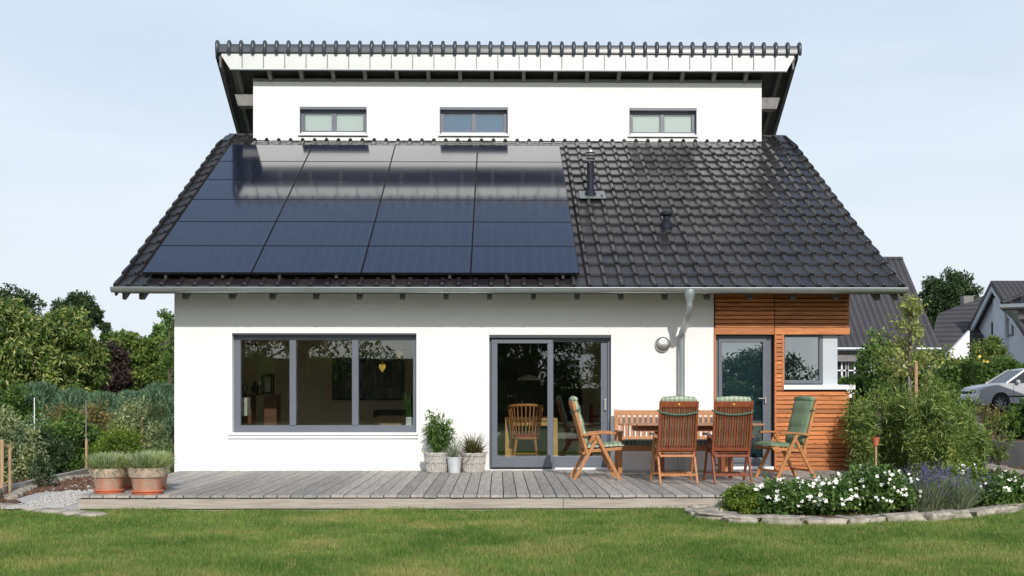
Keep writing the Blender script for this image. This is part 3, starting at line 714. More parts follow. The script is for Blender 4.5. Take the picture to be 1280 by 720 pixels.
# ---------------- interior shell
FL = DK+.01
MB().box(XL+.31, 4.87, WY+TK+.002, 29.1, 0.02, FL).build('interior_floor', M['floor'], house)
MB().box(XL+.31, 4.87, WY+TK+.002, 29.1, 2.72, 2.9).build('interior_ceiling', M['interior'], house)
mb = MB(); mb.box(XL+.31, -.75, 20.9, 21.0, FL, 2.72); mb.box(-4.9+.29, XL+.33, WY+.4, 20.9, FL, 2.72); mb.build('interior_wall', M['interior'], house)
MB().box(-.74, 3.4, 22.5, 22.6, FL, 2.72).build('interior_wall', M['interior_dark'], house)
MB().box(1.55, 3.4, 20.5, 20.6, FL, 2.72).build('interior_wall', M['interior'], house)
MB().box(3.32, 3.40, WY+TK+.01, 20.49, FL, 2.72).build('interior_wall', M['interior'], house)
# ================================================================== DECK
deck = thing('wooden_deck', (0, 14.7, 0), 'weathered grey plank terrace deck raised along the front of the house', 'deck')
DX0 = X(96, 12.65); DF = 12.65; pitch = 16.6/108.5
mb = MB(); x = DX0
def front_y(x): return DF if x < 3.3 else DF+(x-3.3)*1.15
while x < 5.3:
    a, b_ = x, min(x+pitch-.011, 5.4); yf = front_y((a+b_)/2)
    j = random.uniform(-.002, .002); rr = random.uniform(-.012,.012)
    z1 = DK+j
    yj = WY-.002
    mb.add([(a,yf+rr,DK-.028),(b_,yf+rr,DK-.028),(b_,yj,DK-.028),(a,yj,DK-.028),(a,yf+rr,z1),(b_,yf+rr,z1),(b_,yj,z1),(a,yj,z1)],
           [(0,3,2,1),(4,5,6,7),(0,1,5,4),(1,2,6,5),(2,3,7,6),(3,0,4,7)])
    x += pitch
mb.build('decking', M['deck'], deck)
mb = MB(); 
for yy in [13.0+.6*k for k in range(7)]: mb.box(DX0+.05, (3.3 if yy < 13.2 else 5.2) if yy > 14.9 or yy < 13.2 else 3.3+(yy-DF)/1.3, yy, yy+.06, .04, DK-.03)
mb.build('joists', M['deck_under'], deck)
xs = X(704, DF+.03)
for a, b_ in ((DX0+.012, xs-.003), (xs+.003, 3.32)):
    MB().box(a, b_, DF+.02, DF+.05, .045, DK-.042).build('fascia_board', M['deck_fascia'], deck)
MB().box(DX0+.015, DX0+.045, DF+.055, WY, .045, DK-.04).build('fascia_board', M['deck_fascia'], deck)
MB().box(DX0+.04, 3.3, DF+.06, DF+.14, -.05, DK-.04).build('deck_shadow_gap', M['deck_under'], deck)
MB().box(DX0+.06, 3.2, DF+.01, DF+.2, -.05, .028).build('concrete_footing', M['concrete'], deck)

# ================================================================== FURNITURE
def fix_local(o_root): pass
def make_chair(wood_key, label, loc, rz, cushion='cushion', wk2=None):
    """reclining folding armchair; faces local +x"""
    t = thing('garden_chair', (0,0,0), label, 'garden chair', 'folding teak armchairs around the garden table')
    W = .27; wm = M[wood_key]; w2 = M[wk2 or wood_key]
    for sg in (-1, 1):
        y = sg*(W+.0)
        MB().bar((.32,y,0), (.0,y,.615), .028, .045).build('leg', wm, t, bevel=.004)
        MB().bar((-.30,y-sg*.031,0), (.035,y-sg*.031,.60), .028, .045).build('leg', wm, t, bevel=.004)
        a = MB().prism([(-.19,.600),(-.17,.622),(-.02,.640),(.16,.655),(.26,.648),(.275,.630),(.25,.618),(.10,.624),(-.05,.612),(-.16,.592)], y-.03, y+.03, 'y')
        a.v = [(p[0], p[1], p[2]) for p in a.v]
        a.build('armrest', wm, t, bevel=.006)
    MB().bar((.245,-W,.11),(.245,W,.11),.03,.035,(0,0,1)).build('stretcher', wm, t, bevel=.003); MB().bar((-.235,-W+.03,.115),(-.235,W-.03,.115),.03,.035,(0,0,1)).build('stretcher', wm, t, bevel=.003)
    # seat frame and slats
    s = MB()
    for sg in (-1,1): s.bar((-.16,sg*.225,.385),(.35,sg*.225,.425),.025,.04)
    for k in range(8):
        f = k/7; s.bar((-.10+f*.44,-.215,.405+f*.035),(-.10+f*.44,.215,.405+f*.035),.04,.014,(1,0,.08))
    s.bar((-.16,-.225,.36),(-.16,.225,.36),.03,.04,(0,0,1))
    s.build('seat', wm, t, bevel=.003)
    # backrest
    B0 = Vector((-.12,0,.36)); B1 = Vector((-.315,0,1.06)); D = (B1-B0)
    bk = MB(); up = Vector((0,0,0))
    for sg in (-1,1): bk.bar(B0+Vector((0,sg*.238,0)), B1-D*.03+Vector((0,sg*.238,0)), .03, .035)
    P = lambda f, y=0: B0+D*f+Vector((0,y,0))
    bk.bar(P(.965,-.255), P(.965,.255), .075, .026, D); bk.bar(P(.12,-.235), P(.12,.235), .04, .024, D)
    for k in range(13):
        y = -.2+.4*k/12; bk.bar(P(.13,y), P(.93,y), .0195, .016)
    bk.build('backrest', w2, t, bevel=.002)
    n_ = D.cross(Vector((0,1,0))).normalized(); 
    if n_.x > 0: n_ = -n_
    bd = MB().lathe([(0,0),(.014,.0),(.014,.004),(0,.005)], (0,0,0), 12, 'y').build('badge', M['brass'], t)
    bd.location = P(.965)+n_*.014; bd.rotation_euler = (0,0,R(-90))
    # cushions
    f = -n_
    c = MB(); hw = .225
    def pad(p0, p1, nn, th, nseg, cb):
        pts = []
        for i in range(nseg+1):
            u = i/nseg; bulge = th*(.72+.28*abs(math.sin(math.pi*u*3)))
            e = min(1, min(u, 1-u)*14+.35)
            pts.append((p0+(p1-p0)*u, bulge*e))
        ny = 8; vs = []; 
        for p, b_ in pts:
            for j in range(ny+1):
                v = -1+2*j/ny; ee = (1-abs(v)**6*.55); vs.append(p+Vector((0,v*hw,0))+nn*b_*ee)
        m = len(vs)
        for p, b_ in pts:
            for j in range(ny+1):
                v = -1+2*j/ny; vs.append(p+Vector((0,v*hw,0)))
        fs = []; K = ny+1
        for i in range(nseg):
            for j in range(ny):
                fs.append((i*K+j, i*K+j+1, (i+1)*K+j+1, (i+1)*K+j)); fs.append((m+i*K+j, m+(i+1)*K+j, m+(i+1)*K+j+1, m+i*K+j+1))
            fs.append((i*K, (i+1)*K, m+(i+1)*K, m+i*K)); fs.append((i*K+ny, m+i*K+ny, m+(i+1)*K+ny, (i+1)*K+ny))
        for j in range(ny):
            fs.append((j, m+j, m+j+1, j+1)); fs.append((nseg*K+j, nseg*K+j+1, m+nseg*K+j+1, m+nseg*K+j))
        cb.add(vs, fs)
    pad(P(.17)+f*.022, P(1.03)+f*.022, f, .062, 18, c)
    # roll over the top rail
    tp = P(1.0)
    c.tube([tp+Vector((0,-hw,0))+f*.035, tp+Vector((0,-hw+.02,.02))+f*.03, tp+Vector((0,0,.032))+f*.025, tp+Vector((0,hw-.02,.02))+f*.03, tp+Vector((0,hw,0))+f*.035], [.02,.042,.045,.042,.02], 12)
    pad(Vector((-.13,0,.435)), Vector((.385,0,.462)), Vector((-.05,0,1)), .058, 14, c)
    c.build('cushion', M[cushion], t, smooth=True, ang=60)
    # tie cord sagging behind the back
    cord = MB(); pts = []
    for i in range(15):
        u = -1+2*i/14; pts.append(P(.83-.05*(1-u*u)+.004*i/14, u*.262)+n_*(.03*(1-u**8)))
    cord.tube(pts, .011, 8)
    for sg in (-1,1): cord.tube([P(.83,sg*.262), P(.83,sg*.262)+f*.06], .010, 8)
    cord.build('tie_cord', M['cord'], t, smooth=True)
    t.location = loc; t.rotation_euler = (0,0,rz); return t
def fpos(px, Y): return X(px, Y)
ROT = math.pi/2
make_chair('teak', 'teak folding armchair at left end of the table, seen side-on facing right', (X(742.5,15.15), 15.15, DK), R(2))
make_chair('teak', 'lighter teak folding armchair seen from behind, left of the two with backs to us', (X(843.5,14.45), 14.45, DK), R(91), wk2='teak_dark')
make_chair('teak_dark', 'red-brown dark oiled folding armchair seen from behind, right of the two with backs to us', (X(911,14.45), 14.45, DK), R(90), wk2='teak_dark')
make_chair('teak', 'folding teak armchair beside the larch wall, plain green cushion side showing, facing left', (X(983,15.2), 15.2, DK), R(180+17), cushion='cushion_plain')

# table
tb = thing('garden_table', (X(864,15.45), 15.45, DK), 'oval teak garden table with slatted top among the folding chairs', 'table')
tx, ty = X(864,15.45), 15.45; L2 = (X(955,15.45)-X(774,15.45))/2
mb = MB(); ns = 9
for k in range(ns):
    yy = -.45+.9*(k+.5)/ns; hw = L2-.28*(abs(yy)/.45)**2.6
    mb.box(tx-hw, tx+hw, ty+yy-.046, ty+yy+.046, DK+.73, DK+.752)
mb.build('tabletop', M['teak_flat'], tb, bevel=.004)
mb = MB(); mb.box(tx-.8, tx+.8, ty-.33, ty-.305, DK+.65, DK+.728); mb.box(tx-.8, tx+.8, ty+.305, ty+.33, DK+.65, DK+.728); mb.box(tx-.8, tx-.775, ty-.3, ty+.3, DK+.65, DK+.728); mb.box(tx+.775, tx+.8, ty-.3, ty+.3, DK+.65, DK+.728)
mb.build('apron', M['teak_dark'], tb)
for sx in (-.45,.5):
    for sy in (-.27,.27): MB().box(tx+sx-.03, tx+sx+.03, ty+sy-.03, ty+sy+.03, DK, DK+.65).build('leg', M['teak_dark'], tb, bevel=.004)
# bench
bx0, bx1 = X(771.5,16.2), X(771.5,16.2)+1.62
bn = thing('garden_bench', ((bx0+bx1)/2, 16.3, DK), 'slatted teak garden bench against the white wall behind the table', 'bench')
for xx in (bx0, bx1-.06):
    MB().bar((xx+.03,16.52,DK),(xx+.03,16.62,DK+.93),.06,.05,(1,0,0)).build('leg', M['teak'], bn, bevel=.004)
    MB().box(xx, xx+.06, 16.05, 16.11, DK, DK+.60).build('leg', M['teak'], bn, bevel=.004)
    MB().prism([(15.99,DK+.60),(15.98,DK+.625),(16.1,DK+.635),(16.6,DK+.625),(16.6,DK+.60)], xx-.005, xx+.065, 'x').build('armrest', M['teak'], bn, bevel=.006)
mb = MB(); bt = DK+.93
mb.bar((bx0+.03,16.61,bt-.045),(bx1-.03,16.61,bt-.045),.022,.075,(0,1,-.1)); mb.bar((bx0+.03,16.56,DK+.50),(bx1-.03,16.56,DK+.50),.022,.05,(0,1,-.1))
k = 0; x = bx0+.10
while x < bx1-.08: mb.bar((x,16.565,DK+.51),(x,16.605,bt-.08),.042,.014,(1,0,0)); x += .083
mb.build('backrest', M['teak'], bn, bevel=.002)
mb = MB()
for k in range(5): mb.box(bx0+.02, bx1-.02, 16.06+k*.09, 16.13+k*.09, DK+.40, DK+.42)
mb.box(bx0+.06, bx1-.06, 16.065, 16.09, DK+.33, DK+.398); mb.build('seat', M['teak'], bn, bevel=.003)
bc = MB().rock(((bx0+bx1)/2, 16.28, DK+.455), bx1-bx0-.14, .46, .075, 3, n=24, pw=.25, rough=.03)
solo(bc, 'bench_cushion', M['cushion_dark'], 'dark green checked seat pad lying on the teak bench', 'cushion', smooth=True)

# wall lamp
lx, lz = X(828,WY), Z(430.5,WY)
wl = thing('wall_lamp', (lx, WY, lz), 'round brushed steel outdoor lamp on white wall beside the downpipe', 'wall lamp')
MB().lathe([(.10,.001),(.118,.01),(.118,.03),(.11,.05)], (lx,WY,lz), 32, 'y').build('lamp_base', M['steel'], wl, smooth=True)
MB().lathe([(.11,.05),(.108,.056),(.095,.066),(.06,.075),(.02,.079),(.0,.08)], (lx,WY,lz), 32, 'y').build('lamp_cover', M['steel'], wl, smooth=True)

# ================================================================== FOLIAGE HELPERS
def leaves(centers, normals_up, size, aspect=.45, sag=0., seed=0, outward=None, droop=.3):
    """4-gon leaves: base, left, tip, right"""
    g = np.random.default_rng(seed); n = len(centers)
    d = g.normal(size=(n,3)); d[:,2] -= droop
    if outward is not None: d += outward*1.2
    d /= np.linalg.norm(d, axis=1)[:,None]+1e-9
    r = g.normal(size=(n,3)); r[:,2] += normals_up
    nrm = r-(r*d).sum(1)[:,None]*d; nrm /= np.linalg.norm(nrm, axis=1)[:,None]+1e-9
    sdv = np.cross(d, nrm); sz = size*g.uniform(.6,1.35,n)[:,None]
    b0 = centers; tip = centers+d*sz; mid = centers+d*sz*.45
    V = np.stack([b0, mid+sdv*sz*aspect*.5+nrm*sz*.06, tip-np.array([0,0,1])*sz*sag, mid-sdv*sz*aspect*.5+nrm*sz*.06], 1)
    return V
def clumpy(c, rad, nclump, nleaf, crad, seed=0, lo=.35, flat=1., bottom=-1.):
    """leaf centres in clumps spread through an ellipsoid; returns centres, outward vectors, clump centres"""
    g = np.random.default_rng(seed); rad = np.array(rad); c = np.array(c)
    P = []
    while len(P) < nclump:
        p = g.normal(size=3); p /= np.linalg.norm(p); p *= g.uniform(lo,1)**.6
        if p[2] < bottom: continue
        P.append(p)
    P = np.array(P); cc = c+P*rad
    idx = g.integers(0, nclump, nleaf)
    cr = crad*g.uniform(.6,1.3,nclump)
    q = g.normal(size=(nleaf,3)); q /= np.linalg.norm(q, axis=1)[:,None]; q *= (g.uniform(0,1,nleaf)**.45)[:,None]
    off = q*cr[idx][:,None]; off[:,2] *= flat
    return cc[idx]+off, q, cc
def limbs(mb, base, top, r0, targets, seed=0, nmax=40):
    g = random.Random(seed); base = Vector(base); top = Vector(top)
    pts = [base.lerp(top, t)+Vector((g.uniform(-1,1), g.uniform(-1,1), 0))*r0*.8*(t > 0) for t in (0,.3,.6,1)]
    mb.tube(pts, [r0*1.15, r0*.9, r0*.7, r0*.35], 9)
    T = [Vector(t) for t in targets]; g.shuffle(T)
    for t in T[:nmax]:
        s_ = g.uniform(.35,.95); p = base.lerp(top, s_); m_ = p.lerp(t, .5)+Vector((0,0,(t-p).length*.10))
        rr = r0*.34*(1-s_*.5); mb.tube([p, m_, t], [rr, rr*.6, rr*.2], 6)
def tree(name, label, cat, base, c, rad, nclump, nleaf, crad, lsize, mat, seed, trunk_r=.12, group=None, aspect=.45, bark='bark', nl=30, lo=.35, droop=.3, flat=.8, bottom=-1., up=.8, extra=None, sag=0):
    t = thing(name, base, label, cat, group)
    pts, q, cc = clumpy(c, rad, nclump, nleaf, crad, seed, lo, flat, bottom)
    tr = MB(); limbs(tr, base, (c[0], c[1], c[2]+rad[2]*.5), trunk_r, cc.tolist(), seed, nl)
    tr.build('trunk', M[bark], t, smooth=True)
    V = leaves(pts, up, lsize, aspect, sag, seed, q*.6, droop)
    fastmesh('crown', V, 4, M[mat], t)
    return t
def shrub(name, label, cat, base, rad, h, nclump, nleaf, crad, lsize, mat, seed, group=None, aspect=.4, droop=0., bark='bark', sag=0, lo=.3, up=.8, stems=14, kind=None):
    t = thing(name, base, label, cat, group)
    c = (base[0], base[1], base[2]+h*.5)
    pts, q, cc = clumpy(c, (rad[0], rad[1], h*.5), nclump, nleaf, crad, seed, lo)
    pts[:,2] = np.maximum(pts[:,2], base[2]+.02)
    st = MB(); g = random.Random(seed)
    for k in range(stems):
        p = cc[g.randrange(len(cc))]; st.tube([base, ((base[0]+p[0])/2+g.uniform(-.03,.03), (base[1]+p[1])/2, base[2]+(p[2]-base[2])*.6), tuple(p)], [.014*h+.004,.01*h+.003,.003], 5)
    st.build('stems', M[bark], t)
    fastmesh('foliage', leaves(pts, up, lsize, aspect, sag, seed, q*.5, droop), 4, M[mat], t); return t
def blades(c, rad, n, L, wd, seed, spread=.6, curve=.5, z0=0):
    """arching grass blades as two-quad strips; returns V (2n,4,3)"""
    g = np.random.default_rng(seed); a = g.uniform(0,2*np.pi,n); r = rad*np.sqrt(g.uniform(0,1,n))
    b = np.stack([c[0]+r*np.cos(a), c[1]+r*np.sin(a), np.full(n,c[2]+z0)],1)
    az = a+g.normal(0,.7,n); tilt = np.abs(g.normal(0,spread,n)); ll = L*g.uniform(.55,1.15,n)
    h = np.stack([np.cos(az)*np.sin(tilt), np.sin(az)*np.sin(tilt), np.cos(tilt)],1)
    tilt2 = tilt+curve*g.uniform(.5,1.5,n); h2 = np.stack([np.cos(az)*np.sin(tilt2), np.sin(az)*np.sin(tilt2), np.cos(tilt2)],1)
    tilt3 = tilt2+curve*g.uniform(.5,1.5,n); h3 = np.stack([np.cos(az)*np.sin(tilt3), np.sin(az)*np.sin(tilt3), np.cos(tilt3)],1)
    fa = az+g.uniform(-.8,.8,n)
    s_ = np.stack([-np.sin(fa), np.cos(fa), np.zeros(n)],1)*wd/2
    m1 = b+h*ll[:,None]*.4; m2 = m1+h2*ll[:,None]*.35; tp = m2+h3*ll[:,None]*.3
    q1 = np.stack([b-s_*.7, b+s_*.7, m1+s_, m1-s_],1); q2 = np.stack([m1-s_, m1+s_, m2+s_*.7, m2-s_*.7],1); q3 = np.stack([m2-s_*.7, m2+s_*.7, tp+s_*.05, tp-s_*.05],1)
    # shared-vertex strips so each blade is one island
    n_ = n; V = np.concatenate([q1[:,[0,1,2,3]], q2[:,[2,3]], q3[:,[2,3]]], 1)  # 0,1 base;2,3 m1;4,5 m2;6,7 tip
    return V
def bladesmesh(name, V, mat, parent=None):
    off = np.array(OFF.get(parent.name, (0,0,0)) if parent else (0,0,0)); n = V.shape[0]
    me = bpy.data.meshes.new(name); me.vertices.add(n*8); me.vertices.foreach_set('co', (V.reshape(-1,3)-off).astype(np.float32).ravel())
    f = np.array([[0,1,2,3],[3,2,4,5],[5,4,6,7]]); Fi = (f[None]+np.arange(n)[:,None,None]*8).reshape(-1)
    me.loops.add(n*12); me.loops.foreach_set('vertex_index', Fi.astype(np.int32)); me.polygons.add(n*3); me.polygons.foreach_set('loop_start', np.arange(0,n*12,4,dtype=np.int32))
    me.update(calc_edges=True); me.materials.append(mat); o = bpy.data.objects.new(name, me); col.objects.link(o)
    if parent: o.parent = parent
    return o

# ================================================================== POTS ON THE DECK
def terra_pot(px, Y, r, h, label, grass=True, seed=1, group=None):
    x = X(px, Y); t = thing('plant_pot', (x, Y, DK), label, 'plant pot', group)
    MB().lathe([(0,0),(r*.74,0),(r*.80,.03),(r*.86,.035),(r*.84,.05),(r*.74,.045),(r*.6,.04),(0,.04)], (x,Y,DK), 32).build('saucer', M['saucer'], t, smooth=True)
    zb = DK+.04
    MB().lathe([(0,0),(r*.70,0),(r*.73,.01),(r*.86,h*.58),(r*.88,h*.6)], (x,Y,zb), 32).build('pot_body', M['terracotta'], t, smooth=True)
    MB().lathe([(r*.88,h*.58),(r*.95,h*.60),(r*1.0,h*.97),(r*.98,h),(r*.90,h),(r*.88,h*.9),(0,h*.9)], (x,Y,zb), 32).build('pot_rim', M['terra_rim'] if grass else M['terracotta'], t, smooth=True)
    if grass:
        bladesmesh('striped_grass', blades((x,Y,zb+h*.9), r*.82, 2000, .20, .012, seed, .60, .16), M['l_potgrass'], t)
    else:
        bladesmesh('striped_grass', blades((x,Y,zb+h*.9), r*.7, 250, .16, .008, seed, .6, .4), M['l_potgrass'], t)
    return t
terra_pot(136, 12.98, .205, .255, 'terracotta pot of striped grass nearest the left deck corner', seed=11)
terra_pot(184, 12.86, .215, .27, 'terracotta pot of striped grass with two-tone rim, right of the front pair', seed=12)
terra_pot(154, 13.55, .15, .24, 'small terracotta pot mostly hidden behind and between the two front grass pots', False, 13)
terra_pot(194, 13.5, .175, .24, 'terracotta pot peeking out behind the right-hand grass pot', True, 14)
def basket(px, Y, r, h, label, seed):
    x = X(px, Y); t = thing('basket_planter', (x, Y, DK), label, 'basket planter')
    mb = MB(); n = 26
    prof = [(r*.80,0),(r*.9,h*.45),(r*1.0,h)]
    mb.lathe([(0,.003)]+[(p[0]*.96,p[1]) for p in prof]+[(r*.85,h*.97),(r*.8,h*.85),(0,h*.85)], (x,Y,DK), 30)
    for k in range(n):
        a = 2*math.pi*k/n; mb.tube([(x+p[0]*math.cos(a),Y+p[0]*math.sin(a),DK+p[1]) for p in prof], .011, 6)
    for zz in [h*.05, h*.12, h*.5, h*.56, h*.9, h*.97, h*1.0]:
        rr = np.interp(zz, [p[1] for p in prof], [p[0] for p in prof]); mb.tube([(x+(rr+.006)*math.cos(a),Y+(rr+.006)*math.sin(a),DK+zz+.003*math.sin(9*a)) for a in np.linspace(0,2*math.pi,33)], .010, 6, False)
    mb.build('basket', M['wicker'], t, smooth=True)
    hd = MB()
    for sg in (-1,1):
        hd.tube([(x+sg*r*.98,Y-.06,DK+h*.9),(x+sg*r*1.12,Y-.05,DK+h*1.08),(x+sg*r*1.12,Y+.05,DK+h*1.08),(x+sg*r*.98,Y+.06,DK+h*.9)], .011, 6)
    hd.build('handle', M['wicker'], t, smooth=True); return t, x
t, x = basket(546, 16.45, .185, .29, 'grey wicker basket with bushy bamboo beside the big window', 5)
st = MB(); g = random.Random(4); pl = []
for k in range(26):
    a = g.uniform(0,6.28); r_ = g.uniform(.02,.34); hh = g.uniform(.35,.78)*(1-.35*r_/.34)
    p0 = (x+.05*math.cos(a), 16.45+.05*math.sin(a), DK+.25); p1 = (x+r_*.55*math.cos(a), 16.42+r_*.4*math.sin(a), DK+.25+hh*.6); p2 = (x+r_*math.cos(a)-.02, 16.42+r_*.6*math.sin(a), DK+.25+hh)
    st.tube([p0,p1,p2],[.004,.003,.0015],5)
    for j in range(70):
        u = g.uniform(.25,1); q = Vector(p0).lerp(Vector(p1), u*2) if u < .5 else Vector(p1).lerp(Vector(p2), u*2-1); pl.append([q.x+g.gauss(0,.035), q.y+g.gauss(0,.03), q.z+g.gauss(0,.03)])
st.build('stems', M['l_green'], t); fastmesh('foliage', leaves(np.array(pl), .8, .085, .22, .15, 5, None, .35), 4, M['l_green'], t)
t, x = basket(592, 16.4, .18, .285, 'grey wicker basket with bronze spiky grass beside the sliding door', 6)
bladesmesh('spiky_grass', np.concatenate([blades((x,16.4,DK+.25), .08, 170, .36, .012, 8, .5, .35), blades((x,16.4,DK+.25), .1, 120, .22, .012, 9, .8, .3)]), M['l_brown'], t)
x = X(568, 16.3); t = thing('metal_pot', (x,16.3,DK), 'small pale zinc pot with thin grass between the two wicker baskets', 'plant pot')
MB().lathe([(0,0),(.082,0),(.11,.215),(.117,.22),(.117,.235),(.108,.235),(.1,.2),(0,.2)], (x,16.3,DK), 28).build('pot_body', M['zinc_pot'], t, smooth=True)
bladesmesh('thin_grass', blades((x,16.3,DK+.2), .06, 130, .36, .006, 10, .35, .3), M['l_lavender'], t)

# ================================================================== INTERIOR THINGS
cx, cy = X(300,18.6), 18.7
cb = thing('side_cabinet', (cx, cy, FL), 'dark walnut cabinet inside behind the left window pane', 'cabinet')
c0, c1 = X(296,cy), X(346,cy); top = Z(492, cy)
MB().box(c0, c1, cy, cy+.4, top-.03, top).box(c0+.01, c0+.24, cy+.02, cy+.38, FL, top-.032).box(c1-.22, c1-.01, cy+.02, cy+.38, FL, top-.032).build('cabinet_body', M['dark_cabinet'], cb, bevel=.004)
MB().box(c0-.12, c0+.2, cy-.35, cy-.1, top-.02, top+.0).box(c0+.17, c0+.2, cy-.35, cy-.1, FL, top-.02).build('side_shelf', M['teak_dark'], cb)
lx_ = X(302,17.8); t = thing('table_lamp', (lx_,17.8,FL), 'square white paper lamp shade glimpsed at the left edge of the big window', 'lamp')
MB().box(lx_-.13, lx_+.10, 17.75, 17.98, Z(520,17.8), Z(497,17.8)).build('lamp_shade', M['paper_shade'], t, bevel=.01)
MB().tube([(lx_,17.85,FL),(lx_,17.85,Z(520,17.8))], .015, 8).lathe([(0,0),(.12,0),(.12,.02),(0,.025)], (lx_,17.85,FL), 20).build('lamp_stand', M['black'], t)
def lantern(px, Y, w, h, label):
    x = X(px,Y); t = thing('lantern', (x,Y,top), label, 'lantern'); mb = MB()
    mb.box(x-w/2,x+w/2,Y,Y+w,top,top+.03); mb.box(x-w/2,x+w/2,Y,Y+w,top+h*.78,top+h*.82)
    for a in (0,1):
        for b_ in (0,1): mb.box(x-w/2+a*(w-.02), x-w/2+.02+a*(w-.02), Y+b_*(w-.02), Y+.02+b_*(w-.02), top+.03, top+h*.78)
    mb.lathe([(w*.62,h*.82),(w*.45,h*.9),(w*.15,h*.97),(.0,h)], (x,Y+w/2,top), 4); mb.build('lantern_frame', M['black'], t)
    MB().lathe([(0,.03),(.035,.03),(.035,.16),(0,.165)], (x,Y+w/2,top), 14).build('candle', M['paper_shade'], t)
lantern(333, cy+.1, .19, .36, 'black metal lantern on the cabinet behind the window')
for px, r_, h_, mt, lb in ((306,.05,.22,'steel','slim glass vase on the cabinet behind the window'), (319,.07,.20,'black','round black vase on the cabinet beside the lantern')):
    x = X(px,cy+.15); solo(MB().lathe([(0,0),(r_*.6,0),(r_,h_*.35),(r_*.9,h_*.6),(r_*.4,h_*.8),(r_*.55,h_)], (x,cy+.15,top), 20), 'vase', M[mt], lb, 'vase', smooth=True)
# wall picture, black and white print
pw0, pw1 = X(416,20.88), X(505,20.88); pz0_, pz1_ = Z(500,20.88), Z(437,20.88)
pc = thing('wall_picture', ((pw0+pw1)/2, 20.88, pz0_), 'large framed black-and-white city print on the wall behind the window', 'picture')
m, nt, b = new_mat('city_print'); v = coords(nt)
br = N(nt, 'ShaderNodeTexBrick', offset=0.0); mp_ = nt.nodes.new('ShaderNodeMapping'); mp_.inputs['Rotation'].default_value = (R(90),0,0); nt.links.new(v, mp_.inputs[0]); nt.links.new(mp_.outputs[0], br.inputs[0])
br.inputs['Scale'].default_value = 9; br.inputs['Color1'].default_value = (.01,.01,.012,1); br.inputs['Color2'].default_value = (.3,.31,.33,1); br.inputs['Mortar'].default_value = (.03,.03,.03,1); br.inputs['Mortar Size'].default_value = .06; br.inputs['Brick Width'].default_value = .5; br.inputs['Row Height'].default_value = 2.2; br.inputs['Bias'].default_value = -.3
nt.links.new(mix(nt, .7, br.outputs[0], ramp(nt, noise(nt, coords(nt,(3,3,1)), 2.4, 6, .8), [(.44,(.05,.05,.05)),(.6,(1.4,1.4,1.4))]), 'MULTIPLY'), b.inputs['Base Color']); b.inputs['Roughness'].default_value = .3
MB().box(pw0+.03, pw1-.03, 20.855, 20.875, pz0_+.03, pz1_-.03).build('print', m, pc)
mb = MB(); mb.box(pw0,pw1,20.84,20.89,pz0_,pz0_+.03); mb.box(pw0,pw1,20.84,20.89,pz1_-.03,pz1_); mb.box(pw0,pw0+.03,20.84,20.89,pz0_+.03,pz1_-.03); mb.box(pw1-.03,pw1,20.84,20.89,pz0_+.03,pz1_-.03); mb.build('picture_frame', M['black'], pc)
# sofa
sx0, sx1 = X(462,19.2), X(530,19.2)
sf = thing('sofa', ((sx0+sx1)/2, 19.4, FL), 'dark sofa behind the right pane of the big window', 'sofa')
MB().box(sx0,sx1,19.7,19.95,FL+.1,FL+.88).box(sx0,sx1,19.0,19.7,FL+.1,FL+.45).box(sx0,sx0+.2,19.0,19.7,FL+.45,FL+.65).build('sofa_body', M['charcoal_fabric'], sf, bevel=.04)
for k in range(2):
    MB().rock((X(482+k*22,19.1),19.3,FL+.62),.5,.3,.34,k,pw=.5).build('sofa_cushion', M['tan_fabric'], sf, smooth=True)
# gold hearts hanging in the window
for px, py, lb in ((499.5,442,'gold heart ornament, the higher one hanging in the right window pane'), (478,459.5,'gold heart ornament, the lower one hanging in the right window pane')):
    p = at(px, py, 17.35); t = thing('heart_ornament', p, lb, 'ornament')
    pts = [(math.sin(a)**3*.055, (13*math.cos(a)-5*math.cos(2*a)-2*math.cos(3*a)-math.cos(4*a))*.0042) for a in np.linspace(0,2*math.pi,28,endpoint=False)]
    MB().prism([(p.x+a, p.z+c*1.15) for a, c in pts], 17.33, 17.37, 'y').build('heart', M['brass'], t, bevel=.012)
    MB().tube([(p.x,17.35,p.z+.03),(p.x,17.35,2.25)], .002, 4).build('string', M['brass'], t)
# window sill plant
p = at(513.5, 536, 17.28); bz_ = W1[2]+.11
t = thing('sill_plant', (p.x,17.3,bz_), 'green leafy plant in a pale square pot on the inner window sill', 'potted plant')
MB().box(p.x-.075,p.x+.075,17.23,17.37,bz_-.03,bz_+.12).build('pot_body', M['zinc_pot'], t, bevel=.008)
bladesmesh('foliage', np.concatenate([blades((p.x,17.3,bz_+.1), .04, 60, .40, .03, 31, .2, .15), blades((p.x,17.3,bz_+.1), .05, 40, .2, .012, 32, 1.0, .2)]), M['l_green'], t)
MB().box(W1[0], W1[1], WY+TK+.003, WY+TK+.2, bz_-.06, bz_-.031).build('inner_sill', M['white_paint'], house)
